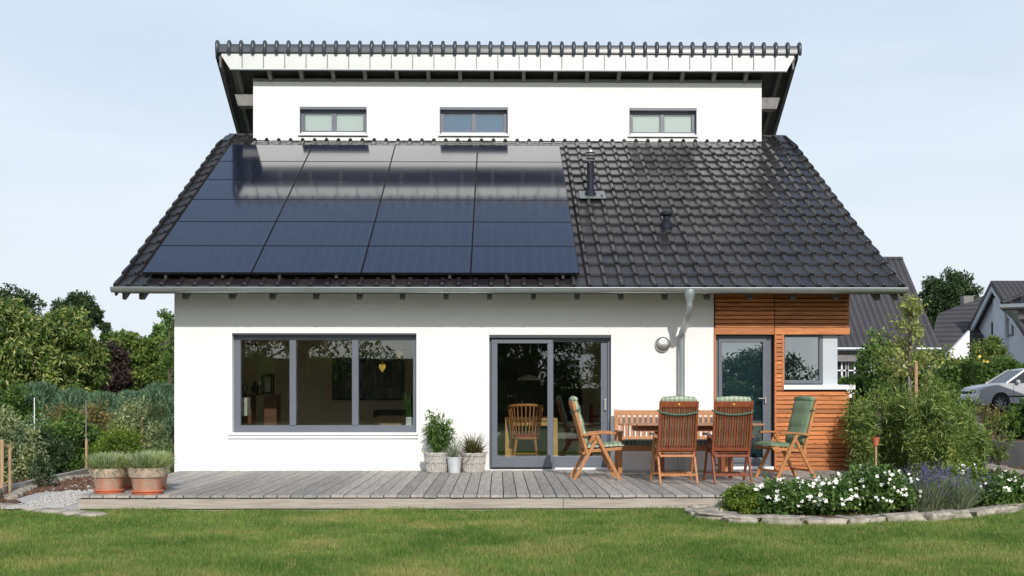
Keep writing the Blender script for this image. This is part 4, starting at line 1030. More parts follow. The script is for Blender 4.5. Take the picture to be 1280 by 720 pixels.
# dining table, chairs, lamp
tx0, tx1 = X(631.5,18.0), X(697,18.0); tz = Z(523,18.0)
t = thing('dining_table', ((tx0+tx1)/2,18.5,FL), 'light oak dining table indoors behind the sliding door', 'table')
MB().box(tx0,tx1,18.0,19.8,tz-.04,tz).build('tabletop', M['lightwood'], t, bevel=.004)
MB().box(tx0+.09,tx1-.09,18.03,18.05,tz-.12,tz-.041).build('apron', M['lightwood'], t)
for a in (tx0, tx1-.09):
    for yy in (18.0, 19.7): MB().box(a,a+.09,yy,yy+.09,FL,tz-.041).build('leg', M['lightwood'], t, bevel=.004)
chx = X(657,17.75)
t = thing('dining_chair', (chx,17.75,FL), 'curved spindle-back wooden dining chair with red seat pad, behind the glass', 'chair')
sz = FL+.45; mt = M['teak']; pts = []
for i in range(13):
    a = math.pi*(1+i/12); pts.append((chx+.27*math.cos(a), 17.80+.21*math.sin(a)+.0, sz+.50+.03*math.sin(math.pi*i/12)))
MB().tube(pts, [.02]+[.026]*11+[.02], 8).build('back_rail', mt, t, smooth=True)
mb = MB()
for i in range(13):
    a = math.pi*(1+i/12); mb.tube([(chx+.20*math.cos(a),17.80+.16*math.sin(a),sz),(chx+.235*math.cos(a),17.8+.185*math.sin(a),sz+.25),pts[i]], .010 if 0<i<12 else .02, 7)
mb.build('spindles', mt, t, smooth=True)
MB().lathe([(0,-.02),(.22,-.02),(.235,0),(.22,.02),(0,.02)], (chx,17.8,sz), 26).build('seat', mt, t, smooth=True)
MB().lathe([(.0,.02),(.2,.02),(.21,.04),(.19,.06),(0,.065)], (chx,17.8,sz), 26).build('seat_pad', M['red_fabric'], t, smooth=True)
for a, b_ in ((-1,-1),(1,-1),(1,1),(-1,1)): MB().tube([(chx+a*.15,17.8+b_*.14,sz-.02),(chx+a*.21,17.8+b_*.19,FL)], [.022,.017], 8).build('leg', mt, t, smooth=True)
MB().tube([(chx-.19,17.64,FL+.2),(chx+.19,17.64,FL+.2)], .011, 6).build('stretcher', mt, t)
for px, YY, rz, lb in ((707,18.7,0,'grey upholstered dining chair at the right side of the indoor table'), (628,18.9,math.pi,'grey upholstered dining chair at the left side of the indoor table')):
    x = X(px,YY); t = thing('upholstered_chair', (0,0,0), lb, 'chair', rz=0)
    MB().box(-.22,.25,-.24,.24,.40,.50).build('seat', M['gray_fabric'], t, bevel=.03); MB().box(.20,.28,-.24,.24,.50,.98).build('backrest', M['gray_fabric'], t, bevel=.03)
    for a in (-.18,.2):
        for c in (-.18,.18): MB().box(a,a+.04,c-.02,c+.02,0,.40).build('leg', M['teak'], t)
    t.location = (x,YY,FL); t.rotation_euler = (0,0,rz)
lp = at(661, 475, 18.9); t = thing('pendant_lamp', lp, 'white dish pendant lamp over the indoor dining table', 'pendant lamp')
MB().lathe([(.03,.09),(.12,.06),(.2,.015),(.21,0),(.19,.005),(.1,.045),(0,.06)], lp, 32).build('lamp_shade', M['paper_shade'], t, smooth=True)
MB().tube([(lp.x,lp.y,lp.z+.08),(lp.x,lp.y,2.72)], .006, 6).build('cable', M['black'], t)
bx_ = X(748,18.6); t = thing('bar_stool', (bx_,18.6,FL), 'dark red slatted stool indoors behind the right door leaf', 'stool')
MB().box(bx_-.13,bx_-.10,18.5,18.9,FL,FL+.98).box(bx_+.07,bx_+.10,18.5,18.9,FL,FL+.80).build('side_frame', M['red_fabric'], t)
mb = MB()
for k in range(5): mb.box(bx_-.098,bx_+.068,18.5,18.9,FL+.2+k*.14,FL+.235+k*.14)
mb.build('slat', M['red_fabric'], t)
# ================================================================== GROUND
def sheet(name, pts, z, mat, kind='structure'):
    o = MB().add([(p[0],p[1],z) for p in pts], [tuple(range(len(pts)))]).build(name, M[mat]); o['kind'] = kind; return o
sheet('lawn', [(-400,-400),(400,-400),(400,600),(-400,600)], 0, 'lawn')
# bed outlines
BED = []  # curve of the stone edging round the rose bed (front)
bp = [(870,645),(893,651),(930,655),(985,658.5),(1040,658.5),(1100,656),(1160,653.5),(1215,650),(1255,643),(1285,633),(1310,622)]
def gpt(px, py, z=0.):
    Y = (CZ-z)*F/(py-HY); return Vector((X(px,Y), Y, z))
BED = [gpt(*p) for p in bp]
inner = [Vector((8.2,14.6,0)), Vector((7.4,15.4,0)), Vector((6.2,15.2,0)), Vector((5.3,15.4,0)), Vector((3.2,12.7,0)), Vector((2.5,12.7,0))]
o = MB().add([(p.x,p.y,.03) for p in BED+inner], [tuple(range(len(BED)+len(inner)))]).build('flower_bed_soil', M['soil']); o['kind'] = 'structure'
# stones along the curve
def along(pts, step, jitter=.15, seed=1):
    g = random.Random(seed); out = []; d = 0; 
    segs = list(zip(pts, pts[1:])); tot = sum((b_-a).length for a, b_ in segs)
    while d < tot:
        L_ = step*g.uniform(1-jitter*2, 1+jitter*2); m_ = d+L_/2; acc = 0
        for a, b_ in segs:
            l = (b_-a).length
            if acc+l >= m_ or (a, b_) == segs[-1]: out.append((a.lerp(b_, (m_-acc)/l), math.atan2(b_.y-a.y, b_.x-a.x), L_)); break
            acc += l
        d += L_
    return out
for i, (p, a, L_) in enumerate(along(BED, .40, .22, 3)):
    mb = MB().rock((0,0,.035), L_*.99, random.uniform(.20,.32), random.uniform(.08,.135), i+3, n=18, pw=.36, rough=.42)
    o = solo(mb, 'edging_stone', M['stone'], 'pale rough edging stone in the curved border of the rose bed', 'stone', 'edging stones along the rose bed', smooth=True, ang=50)
    o.location = (p.x, p.y+.07, 0); o.rotation_euler = (0,0,a)
for i, (px, py, s_) in enumerate(((878,640,.35),(895,644,.3),(866,639,.2))):
    p = gpt(px, py); mb = MB().rock((0,0,.03), s_, .28, .12, i+40, n=14, pw=.5, rough=.25)
    o = solo(mb, 'edging_stone', M['stone'], 'flat grey stone lying by the deck corner left of the box bush', 'stone', 'flat stones by the deck corner', smooth=True, ang=50); o.location = (p.x,p.y,0)
# right rear wall edging (rubble row) and retaining wall
RW = [gpt(1200,578), gpt(1225,589), gpt(1260,597), gpt(1300,604), gpt(1350,612)]
for i, (p, a, L_) in enumerate(along(RW, .34, .2, 5)):
    mb = MB().rock((0,0,.05), L_*.98, .28, random.uniform(.16,.22), i+70, n=14, pw=.5, rough=.3)
    o = solo(mb, 'rubble_stone', M['stone'], 'rough rubble stone in the border below the dark retaining wall', 'stone', 'rubble stones below the retaining wall', smooth=True, ang=50); o.location = (p.x,p.y,0); o.rotation_euler = (0,0,a)
pA, pB = (X(1190,21.6), 21.6), (X(1300,20.2), 20.2)
dx_, dy_ = pB[0]-pA[0], pB[1]-pA[1]
rw0 = (pA[0]-dx_*1.2, pA[1]-dy_*1.2); rw1 = (pB[0]+dx_*2, pB[1]+dy_*2)
mb = MB().add([(rw0[0],rw0[1],-.05),(rw1[0],rw1[1],-.05),(rw1[0]+.1,rw1[1]+.3,-.05),(rw0[0]+.1,rw0[1]+.3,-.05),(rw0[0],rw0[1],.47),(rw1[0],rw1[1],.47),(rw1[0]+.1,rw1[1]+.3,.47),(rw0[0]+.1,rw0[1]+.3,.47)],
       [(0,3,2,1),(4,5,6,7),(0,1,5,4),(1,2,6,5),(2,3,7,6),(3,0,4,7)])
solo(mb, 'retaining_wall', M['concrete_dark'], 'dark grey concrete retaining wall at right behind the bamboo', 'wall')
sheet('planting_soil', [(rw0[0]-.3,rw0[1]-.9),(rw1[0],rw1[1]-.85),(rw1[0],rw1[1]),(rw0[0],rw0[1])], .02, 'soil')
o = MB().add([(rw0[0],rw0[1]+.1,.46),(rw1[0],rw1[1]+.1,.46),(60,29,.46),(rw0[0],29,.46)], [(0,1,2,3)]).build('raised_terrace', M['soil']); o['kind'] = 'structure'
o = MB().box(9.5,80,29,120,-.1,.74).build('driveway', M['asphalt']); o['kind'] = 'structure'
solo(MB().box(9.5,60,28.7,28.98,.3,.60), 'low_curb', M['concrete'], 'low concrete kerb below the silver car', 'kerb')

# left side: kerb, mulch, gravel, stones
L0, L1, L2_ = gpt(-40,632,.12), gpt(0,609,.12), gpt(108,586,.12)
kb = MB(); 
for a, b_ in ((L0,L1),(L1,L2_),(L2_,L2_+Vector((1.0,1.2,0)))): kb.bar((a.x,a.y,.03),(b_.x,b_.y,.03),.08,.20,(1,-.2,0))
solo(kb, 'garden_kerb', M['concrete'], 'straight low concrete kerb between the mulch and the shrubs at left', 'kerb')
o = MB().add([(-9.5,12.2,.02),(-5.0,12.9,.02),(-5.0,19.5,.02),(-7.0,19.5,.02),(-7.4,15,.02)], [(0,1,2,3,4)]).build('bark_mulch', M['soil']); o['kind'] = 'structure'
grp = [gpt(40,634,.03),gpt(100,639,.03),gpt(104,606,.03),gpt(150,596,.03),gpt(215,590,.03),gpt(216,583,.03),gpt(140,590,.03),gpt(75,606,.03),gpt(20,624,.03)]
o = MB().add([(p.x,p.y,.035) for p in grp], [tuple(range(len(grp)))]).build('gravel_strip', M['gravel']); o['kind'] = 'structure'
peb = MB(); g = random.Random(9)
for k in range(900):
    u = g.random(); a = Vector((-5.12,12.75,0)).lerp(Vector((-5.15,16.6,0)), g.random()**1.6); x = a.x-g.uniform(0,1)*(.62 if a.y < 14 else .5); s_ = g.uniform(.02,.045)
    peb.rock((x-(.25*(1 if a.y>14 else 0)),a.y,.045), s_, s_, s_*.7, k, n=6, pw=.9)
tag(peb.build('gravel_pebbles', M['gravel'], smooth=True), 'small white gravel pebbles beside the left end of the deck', 'gravel', kind='stuff')
fr = [gpt(-30,633), gpt(20,636), gpt(60,641.5), gpt(99,645)]
for i, (p, a, L_) in enumerate(along(fr, .42, .2, 8)):
    mb = MB().rock((0,0,.015), L_, .26, .075, i+100, n=14, pw=.45, rough=.2); o = solo(mb, 'border_stone', M['stone'], 'flat beige border stone between lawn and gravel left of the deck', 'stone', 'flat border stones left of the deck', smooth=True, ang=50); o.location = (p.x,p.y+.05,0); o.rotation_euler = (0,0,a)
bk_ = [gpt(12,626), gpt(45,611), gpt(85,602), gpt(125,597)]
for i, (p, a, L_) in enumerate(along(bk_, .36, .25, 9)):
    mb = MB().rock((0,0,.035), L_*.9, .18, .11, i+130, n=12, pw=.5, rough=.3); o = solo(mb, 'rubble_stone', M['stone'], 'small rubble stone between the mulch and the white gravel', 'stone', 'rubble stones edging the mulch', smooth=True, ang=50); o.location = (p.x,p.y,0); o.rotation_euler = (0,0,a)
ch = MB()
for k in range(1500):
    y = g.uniform(13,19.3); x = g.uniform(-7.3,-5.6) if y > 15 else g.uniform(-8,-6.2); s_ = g.uniform(.03,.09); a = g.uniform(0,3.14)
    ch.bar((x,y,.03+g.uniform(0,.03)), (x+s_*math.cos(a),y+s_*math.sin(a),.03+g.uniform(0,.05)), .025, .012, (0,0,1))
tag(ch.build('bark_chips', M['soil']), 'reddish brown bark chips scattered over the mulch bed at left', 'bark chips', kind='stuff')

# lawn blades
def lawn_blades(n, x0f, x1f, y0, y1, seed, Lb=.044, wb=.0034):
    g = np.random.default_rng(seed); y = g.uniform(y0,y1,n); x = g.uniform(0,1,n)
    xa, xb = x0f(y), x1f(y); x = xa+(xb-xa)*x
    az = g.uniform(0,2*np.pi,n); tl = np.abs(g.normal(0,.55,n)); L_ = Lb*g.uniform(.35,1.25,n)*(1+.35*np.sin(x*3.1+2*np.sin(y*2.3))*np.sin(y*4.7+x))
    b_ = np.stack([x,y,np.zeros(n)],1); d = np.stack([np.cos(az)*np.sin(tl), np.sin(az)*np.sin(tl), np.cos(tl)],1)
    fa = g.uniform(0,2*np.pi,n); s_ = np.stack([np.cos(fa), np.sin(fa), np.zeros(n)],1)*wb*(y/10)[:,None]
    return np.stack([b_-s_, b_+s_, b_+d*L_[:,None]],1)
fl = lambda y: -(640+40)/F*y*1.0; fr_ = lambda y: .485*y
bedy = lambda x: None
A = lawn_blades(560000, fl, fr_, 7.9, 12.72, 1)
# keep off the flower bed and the gravel
bx_l = np.array([p.x for p in BED]); by_l = np.array([p.y for p in BED])
xx = A[:,0,0]; yy = A[:,0,1]
lim = np.where(xx < bx_l[0], 12.66, np.interp(xx, bx_l, by_l)); lim = np.where(xx < DX0, np.interp(xx, [p.x for p in fr], [p.y for p in fr]), lim)
A = A[yy < lim]
E = lawn_blades(9000, lambda y: 0*y+DX0, lambda y: 0*y+2.6, 12.50, 12.66, 7, .062, .0042)
B = lawn_blades(90000, lambda y: .40*y, lambda y: .50*y, 12.7, 20.5, 2, .045, .004)
xx = B[:,0,0]; yy = B[:,0,1]; lim = np.interp(xx, [p.x for p in RW], [p.y for p in RW]) 
keep = (yy < lim-.1) & ~((xx < 8.0) & (yy < 15.3)) | ((yy < 21) & (xx < RW[0].x) & (yy > 15.4)); keep &= (xx > 6.0)
bb = np.interp(xx, bx_l, by_l); keep &= ~((xx>bx_l[-1]-.0)&(yy<0))
B = B[keep]
tag(fastmesh('grass', np.concatenate([A,B,E]), 3, M['blade']), 'short mown lawn grass with dry yellowish patches', 'grass', kind='stuff')

# ================================================================== FLOWER BED
def bushes(name, label, px, Y, rx, ry, h, nl, mat, seed, ls=.05, nf=0, z=.03, cat='shrub', crad=.13, ncl=60, asp=.5):
    x = X(px, Y); t = shrub(name, label, cat, (x,Y,z), (rx,ry), h, ncl, nl, crad, ls, mat, seed, aspect=asp, stems=10)
    if nf:
        g = np.random.default_rng(seed+5); mb = MB(); k = 0
        while k < nf:
            a = g.uniform(0,2*math.pi); u = g.uniform(-.2,1); rr = math.sqrt(max(0,1-u*u))*1.04
            p = np.array([x+rx*1.08*rr*math.cos(a), Y+ry*1.08*rr*math.sin(a), z+h*.5+h*.56*u])
            if p[1] > Y+ry*.6: continue
            m_ = g.integers(1,4)
            for j in range(m_):
                q = p+g.normal(0,.028,3); r_ = g.uniform(.012,.024); ax = np.array([g.normal(0,.5),-1+g.normal(0,.4),g.uniform(.2,1.2)]); ax /= np.linalg.norm(ax)
                ax = Vector(ax); e1 = ax.orthogonal().normalized(); e2 = ax.cross(e1)
                for w_ in range(5):
                    an = 2*math.pi*w_/5+g.uniform(0,1); d = e1*math.cos(an)+e2*math.sin(an); s2 = ax.cross(d)
                    c0 = Vector(q); mb.add([c0, c0+d*r_*.7+s2*r_*.5+ax*r_*.25, c0+d*r_*1.15+ax*r_*.45, c0+d*r_*.7-s2*r_*.5+ax*r_*.25], [(0,1,2,3)])
            k += 1
        mb.build('blossoms', M['petal'], t)
    return t
bushes('box_bush', 'small yellow-green box bush at the left end of the flower bed', 928, 12.25, .23, .22, .33, 5200, 'l_box', 21, .035, crad=.08, ncl=60)
bushes('rose_bush', 'low white rose bush directly right of the box bush', 972, 12.25, .34, .30, .33, 5600, 'l_rose', 22, .05, 30)
bushes('rose_bush', 'white rose bush second from the box bush, full of blossoms', 1028, 12.2, .36, .34, .35, 6200, 'l_rose', 23, .05, 36)
bushes('rose_bush', 'tallest white rose bush, left of the lavender', 1094, 12.35, .42, .40, .46, 8500, 'l_rose', 24, .05, 34)
bushes('rose_bush', 'white rose bush at the right end of the bed beyond the lavender', 1243, 12.9, .36, .35, .36, 6000, 'l_rose', 25, .05, 24)
bushes('rose_bush', 'small white rose bush with few blossoms between lavender and right-end rose', 1205, 13.4, .34, .3, .42, 5500, 'l_box', 26, .05, 12)
bushes('rose_bush', 'white rose bush half hidden behind the front row of roses', 1060, 12.85, .40, .25, .36, 4200, 'l_rose', 27, .05, 18)
def lavender(px, Y, r, h, label, seed):
    x = X(px, Y); t = thing('lavender', (x,Y,.03), label, 'lavender plant')
    V = blades((x,Y,.03), r*.7, 3800, h*.78, .008, seed, .35, .18); bladesmesh('foliage', V, M['l_lavender'], t)
    tops = blades((x,Y,.03), r*.7, 150, h*1.05, .003, seed+1, .32, .10); bladesmesh('flower_stems', tops, M['l_lavender'], t)
    tip = tops[:,6]; g = np.random.default_rng(seed); P = np.repeat(tip, 12, 0); P[:,2] += g.uniform(-.09,.02,len(P)); P[:,:2] += g.normal(0,.006,(len(P),2))
    fastmesh('blossoms', leaves(P, 0, .016, .8, 0, seed), 4, M['purple'], t)
lavender(1150, 12.4, .34, .44, 'grey-green lavender plant with violet spikes, left one of the pair', 31)
lavender(1183, 12.5, .34, .46, 'grey-green lavender plant with violet spikes, right one of the pair', 33)
# clay torch on a stick
p = at(1095, 560, 15.0); t = thing('garden_torch', (p.x,15.0,.03), 'clay garden torch on a wooden stick in front of the bamboo', 'garden torch')
MB().lathe([(0,0),(.03,0),(.05,.10),(.055,.11),(.045,.11),(.03,.03),(0,.03)], (p.x,15.0,Z(557,15.0)), 18).build('clay_cup', M['saucer'], t, smooth=True)
MB().tube([(p.x,15.0,0),(p.x,15.0,Z(557,15.0))], .014, 8).build('stick', M['pale_bark'], t)

# bamboo clump at the right
def bamboo(px, Y, rx, ry, h, n, label, seed, z=.0):
    x = X(px, Y); t = thing('bamboo', (x,Y,z), label, 'bamboo'); g = np.random.default_rng(seed); st = MB(); P = []
    tufts = []
    for k in range(max(5, n//14)):
        a = g.uniform(0,2*math.pi); r_ = math.sqrt(g.uniform(0,1)); tufts.append((x+rx*.72*r_*math.cos(a), Y+ry*.72*r_*math.sin(a), h*g.uniform(.72,1.1), a, r_))
    for k in range(n):
        tx_, ty_, th_, a, r_ = tufts[g.integers(len(tufts))]
        bx_ = tx_+g.normal(0,.03); by_ = ty_+g.normal(0,.03); hh = th_*g.uniform(.6,1.05)
        lean = np.array([math.cos(a)*rx*.22*r_+g.normal(0,.075), math.sin(a)*ry*.22*r_+g.normal(0,.075)])
        pts = [np.array([bx_+lean[0]*u**1.9, by_+lean[1]*u**1.9, z+hh*(u-.02*u**4)]) for u in (0,.35,.7,1)]
        st.tube([tuple(q) for q in pts], [.006,.005,.004,.002], 5)
        nodes = g.uniform(.12,1,22)**.8; m_ = 150; u = nodes[g.integers(0,22,m_)]; i0 = np.minimum((u*3).astype(int),2); f_ = u*3-i0; pa = np.array(pts)
        q = pa[i0]*(1-f_[:,None])+pa[i0+1]*f_[:,None]; q += g.normal(0,.042,(m_,3)); P.append(q)
    st.build('canes', M['l_olive'], t); P = np.concatenate(P); P[:,2] = np.maximum(P[:,2], z+.04)
    fastmesh('foliage', leaves(P, .5, .095, .16, .12, seed, np.tile([0.,0.,.25],(len(P),1)), .0), 4, M['l_bamboo'], t)
bamboo(1102, 16.3, .58, .55, 1.40, 200, 'bushy green bamboo clump beside the larch wall', 41)
bamboo(1163, 15.7, .68, .6, 1.42, 290, 'broad light green bamboo clump, the largest at right', 42)
bamboo(1203, 16.4, .30, .5, 1.15, 80, 'smaller bamboo clump at the right edge of the bamboo', 43)
# shrubs on the terrace at the right
def simple_shrub(px, Y, z, rx, h, nl, mat, seed, label, ls=.09, **k):
    return shrub('shrub', label, 'shrub', (X(px,Y),Y,z), (rx,rx*.8), h, 40, nl, .22*max(.5,rx), ls, mat, seed, **k)
simple_shrub(1262, 24.5, .46, .6, .5, 5000, 'l_dark', 51, 'dark glossy shrub on the raised bed below the car', .11)
simple_shrub(1283, 22.0, .46, .55, .75, 5000, 'l_green', 52, 'green shrub with broad leaves at the right frame edge above the wall', .12)
simple_shrub(1232, 23.5, .46, .4, .75, 700, 'l_dry', 53, 'thin half-bare reddish shrub left of the dark shrub below the car', .08)
t = shrub('young_shrub', 'sparse young climbing shrub standing in front of the dark retaining wall', 'shrub', (X(1248,20.3),20.3,.02), (.3,.25), .95, 14, 420, .15, .09, 'l_olive', 54, stems=9)
g_ = MB(); 

# young tree with stakes
base = (X(1138,22.0), 22.0, 0); zt = Z(372,22.0)
t = thing('young_tree', base, 'slender young tree with sparse yellowish leaves tied to a stake', 'tree'); tr = MB(); rr = random.Random(3); P = []
tr.tube([base,(base[0]+.02,22.0,1.2),(base[0]-.03,22.0,2.3),(base[0]+.0,22.0,zt)], [.035,.03,.02,.006], 8)
for k in range(46):
    u = rr.uniform(.30,.98); z0_ = zt*u; a = rr.uniform(0,6.28); L_ = rr.uniform(.35,.9)*(1.05-u)*1.6+.10
    e = Vector((base[0]+L_*math.cos(a)*.85, 22.0+L_*math.sin(a)*.85, z0_+L_*.8)); b0 = Vector((base[0],22.0,z0_)); tr.tube([tuple(b0), tuple(b0.lerp(e,.5)+Vector((0,0,-.03))), tuple(e)], [.010,.006,.002], 5)
    for j in range(46): q = b0.lerp(e, rr.uniform(.25,1.05)); P.append((q.x+rr.gauss(0,.05), q.y+rr.gauss(0,.05), q.z+rr.gauss(0,.06)))
tr.build('trunk', M['bark'], t); fastmesh('crown', leaves(np.array(P), .6, .08, .5, 0, 3, None, .5), 4, M['l_pale'], t)
for px, w_, lb in ((1145,.035,'pale wooden tree stake right of the young tree trunk'), (1136,.022,'grey wooden tree stake left of the young tree trunk')):
    x = X(px,21.6); solo(MB().tube([(x,21.6,0),(x,21.6,Z(452 if px==1145 else 470,21.6))], w_, 8), 'tree_stake', M['pale_bark'] if px==1145 else M['rafter_gray'], lb, 'stake', smooth=True)

# hedge at the right, several bushes grown together
def hedge(name, label, px0, px1, Y, pyt0, pyt1, z0, dep, nl, mat, seed, ls, asp=.5, droop=0, wob=.12, cat='hedge', crad=.32, up=.7):
    xa, xb = X(px0,Y), X(px1,Y); t = thing(name, ((xa+xb)/2, Y, z0), label, cat); g = np.random.default_rng(seed)
    x = g.uniform(xa,xb,nl); u = (x-xa)/(xb-xa); top_ = (Z(pyt0,Y)*(1-u)+Z(pyt1,Y)*u)
    top_ = top_+wob*np.array([mnoise.noise(Vector((a*1.3,seed,0)))*1.6+mnoise.noise(Vector((a*4.5,seed,3))) for a in x])
    f = g.uniform(0,1,nl); side = g.uniform(0,1,nl); P = np.zeros((nl,3)); P[:,0] = x
    P[:,2] = np.where(side < .3, top_-g.uniform(0,.12,nl)*(top_-z0), z0+(top_-z0)*f)
    bul = np.array([mnoise.noise(Vector((a*2.2,c*2.2,seed))) for a, c in zip(x, P[:,2])])*.25
    P[:,1] = np.where(side < .3, Y+g.uniform(-dep/2,dep/2,nl), Y-dep/2+g.uniform(0,.3,nl)**1+bul)
    P += g.normal(0,.03,(nl,3))
    out = np.zeros((nl,3)); out[:,1] = -1; out[side<.3] = (0,0,1)
    core = MB(); nx = 24
    vs_ = []; 
    for i in range(nx+1):
        xx_ = xa+(xb-xa)*i/nx; tt = Z(pyt0,Y)*(1-i/nx)+Z(pyt1,Y)*i/nx-.25-wob; vs_ += [(xx_,Y-dep/2+.3,z0),(xx_,Y-dep/2+.35,tt),(xx_,Y+dep/2-.1,tt),(xx_,Y+dep/2-.1,z0)]
    core.add(vs_, [(i*4+j,(i+1)*4+j,(i+1)*4+j+1,i*4+j+1) for i in range(nx) for j in range(3)]); core.build('branch_core', M['bark'], t)
    fastmesh('foliage', leaves(P, up, ls, asp, 0, seed, out*.7, droop), 4, M[mat], t); return t
hedge('hedge', 'leafy green hedge between the gardens behind the young tree', 1058, 1185, 33, 478, 464, .3, 1.6, 19000, 'l_green', 61, .13, wob=.25)
hedge('hedge', 'dense green hedge behind the silver car', 1180, 1330, 43, 455, 462, .7, 1.6, 30000, 'l_green', 62, .16, wob=.28)
tree('tree', 'small green tree in the hedge left of the staked young tree', 'tree', (X(1098,31),31,.3), (X(1098,31),31,Z(455,31)), (.55,.5,.85), 34, 3200, .28, .12, 'l_green', 63, .05, nl=20)
tree('tree', 'bushy shrub tree with yellow blooms at the foot of the gabled neighbour house', 'tree', (X(1232,44),44,.7), (X(1232,44),44,Z(452,44)), (.9,.7,1.1), 40, 4200, .3, .13, 'l_olive', 64, .05, nl=20)
yt = [o for o in bpy.data.objects if o.get('label','').startswith('bushy shrub tree with yellow')][0]; g = np.random.default_rng(5)
yp = np.array(T_ := at(1233,447,43))+g.normal(0,1,(16,3))*np.array([.22,.1,.28]); fastmesh('blossoms', leaves(yp, 0, .14, .8, 0, 6), 4, M['yellow_petal'], yt)
tree('tree', 'low bushy tree between the hedge and the white garden wall', 'tree', (X(1172,36),36,.3), (X(1172,36),36,Z(470,36)), (1.1,.7,.9), 44, 5000, .33, .13, 'l_olive', 65, .05, nl=20)

# ================================================================== CAR
car = thing('parked_car', (0,0,0), 'silver estate car parked on the drive, front pointing left', 'car')
def arc(cx_, r_, n=14): return [(cx_+r_*math.cos(a), .30+r_*math.sin(a)) for a in np.linspace(math.pi, 0, n)]
outl = [(.20,.20)]+arc(.84,.36)+arc(3.42,.36)+[(4.1,.24),(4.28,.35),(4.30,.62),(4.22,.92),(4.0,.99),(2.6,.96),(1.35,.93),(1.15,.94),(.60,.88),(.22,.80),(.06,.70),(.0,.52),(.03,.30)]
def loftbody(name, poly, ws, mat, bev, par):
    n = len(poly); vs = []
    for yy, (sx, sz, ins) in ws:
        for (p, q) in poly: vs.append((2.15+(p-2.15)*sx+ins, yy, .2+(q-.2)*sz if q > .2 else q))
    fs = [tuple(range(n-1,-1,-1)), tuple((len(ws)-1)*n+i for i in range(n))]
    for k in range(len(ws)-1): fs += [(k*n+i, k*n+(i+1)%n, (k+1)*n+(i+1)%n, (k+1)*n+i) for i in range(n)]
    return MB().add(vs, fs).build(name, M[mat], par, smooth=True, ang=50, bevel=bev)
loftbody('body', outl, [(-.86,(.985,.985,0)),(-.80,(1,1,0)),(-.4,(1.02,1.01,0)),(.4,(1.02,1.01,0)),(.80,(1,1,0)),(.86,(.985,.985,0))], 'car_paint', 0, car)
def cab(mb, pts, yb, yt, inset=0):
    vs = []; n = len(pts)
    for sg in (-1,1):
        for (p, q) in pts: vs.append((p, sg*(yb+(yt-yb)*min(1,max(0,(q-.93)/.5))-inset), q))
    mb.add(vs, [tuple(range(n-1,-1,-1)), tuple(range(n,2*n))]+[(i,(i+1)%n,n+(i+1)%n,n+i) for i in range(n)]); return mb
cab(MB(), [(1.12,.92),(1.86,1.36),(2.1,1.395),(3.6,1.38),(4.12,.98)], .78, .60).build('windows', M['car_glass'], car, bevel=.02)
cab(MB(), [(1.90,1.365),(2.0,1.40),(2.3,1.435),(3.0,1.44),(3.65,1.41),(3.75,1.36)], .80, .62, -.01).build('roof', M['car_paint'], car, bevel=.03)
mb = MB()
for sg in (-1,1):
    for pts in (((1.08,sg*.80,.93),(1.90,sg*.63,1.385)), ((2.45,sg*.80,.95),(2.52,sg*.625,1.40)), ((3.35,sg*.80,.96),(3.30,sg*.625,1.40)), ((4.15,sg*.78,.97),(3.66,sg*.62,1.39))): mb.bar(pts[0], pts[1], .055, .03, (1,0,0))
mb.build('window_pillars', M['car_paint'], car)
for xx in (.84, 3.42):
    for sg in (-1,1):
        w_ = MB().lathe([(.20,-.09),(.29,-.09),(.31,-.06),(.31,.06),(.29,.09),(.20,.09)], (xx,sg*.78,.31), 32, 'Y').build('wheel', M['tyre'], car, smooth=True)
        rm = MB().lathe([(.185,-.05),(.21,-.085*1),(.205,.0),(.205,.085),(.185,.05)], (xx,sg*.78,.31), 32, 'Y'); 
        rm.lathe([(0,-.07),(.045,-.07),(.045,.07),(0,.07)], (xx,sg*.78,.31), 16, 'Y')
        for k in range(7):
            a = 2*math.pi*k/7; rm.bar((xx+.03*math.cos(a),sg*.84,.31+.03*math.sin(a)),(xx+.20*math.cos(a),sg*.845,.31+.20*math.sin(a)),.045,.02,(math.sin(a),0,-math.cos(a)))
        rm.build('rim', M['rim'], w_)
for sg in (-1,1):
    MB().rock((.18,sg*.62,.66),.34,.34,.15,1,pw=.6,rough=0).build('headlight', M['glass_blue'] if False else M['rim'], car, smooth=True)
    MB().rock((1.45,sg*.93,.98),.14,.17,.12,2,pw=.6,rough=0).build('wing_mirror', M['car_paint'], car, smooth=True)
    MB().box(1.32,1.325,sg*.868-.002,sg*.868+.002,.32,.92).box(2.47,2.475,sg*.868-.002,sg*.868+.002,.32,.93).box(1.15,3.0,sg*.868-.008,sg*.868+.008,.50,.54).build('door_trim', M['tyre'], car)
MB().box(-.05,.02,-.38,.38,.60,.68).build('grille', M['black'], car, bevel=.01); MB().box(-.055,.03,-.55,.55,.27,.40).build('lower_grille', M['black'], car, bevel=.01)
MB().box(-.07,-.055,-.26,.26,.42,.53).build('number_plate', M['white_paint'], car)
car.scale = (.92,1,1.07); car.location = (X(1209,38)-.0, 38, .76); 

# ================================================================== NEIGHBOUR HOUSES (right)
def P2(px, py, Y): v = at(px,py,Y); return v
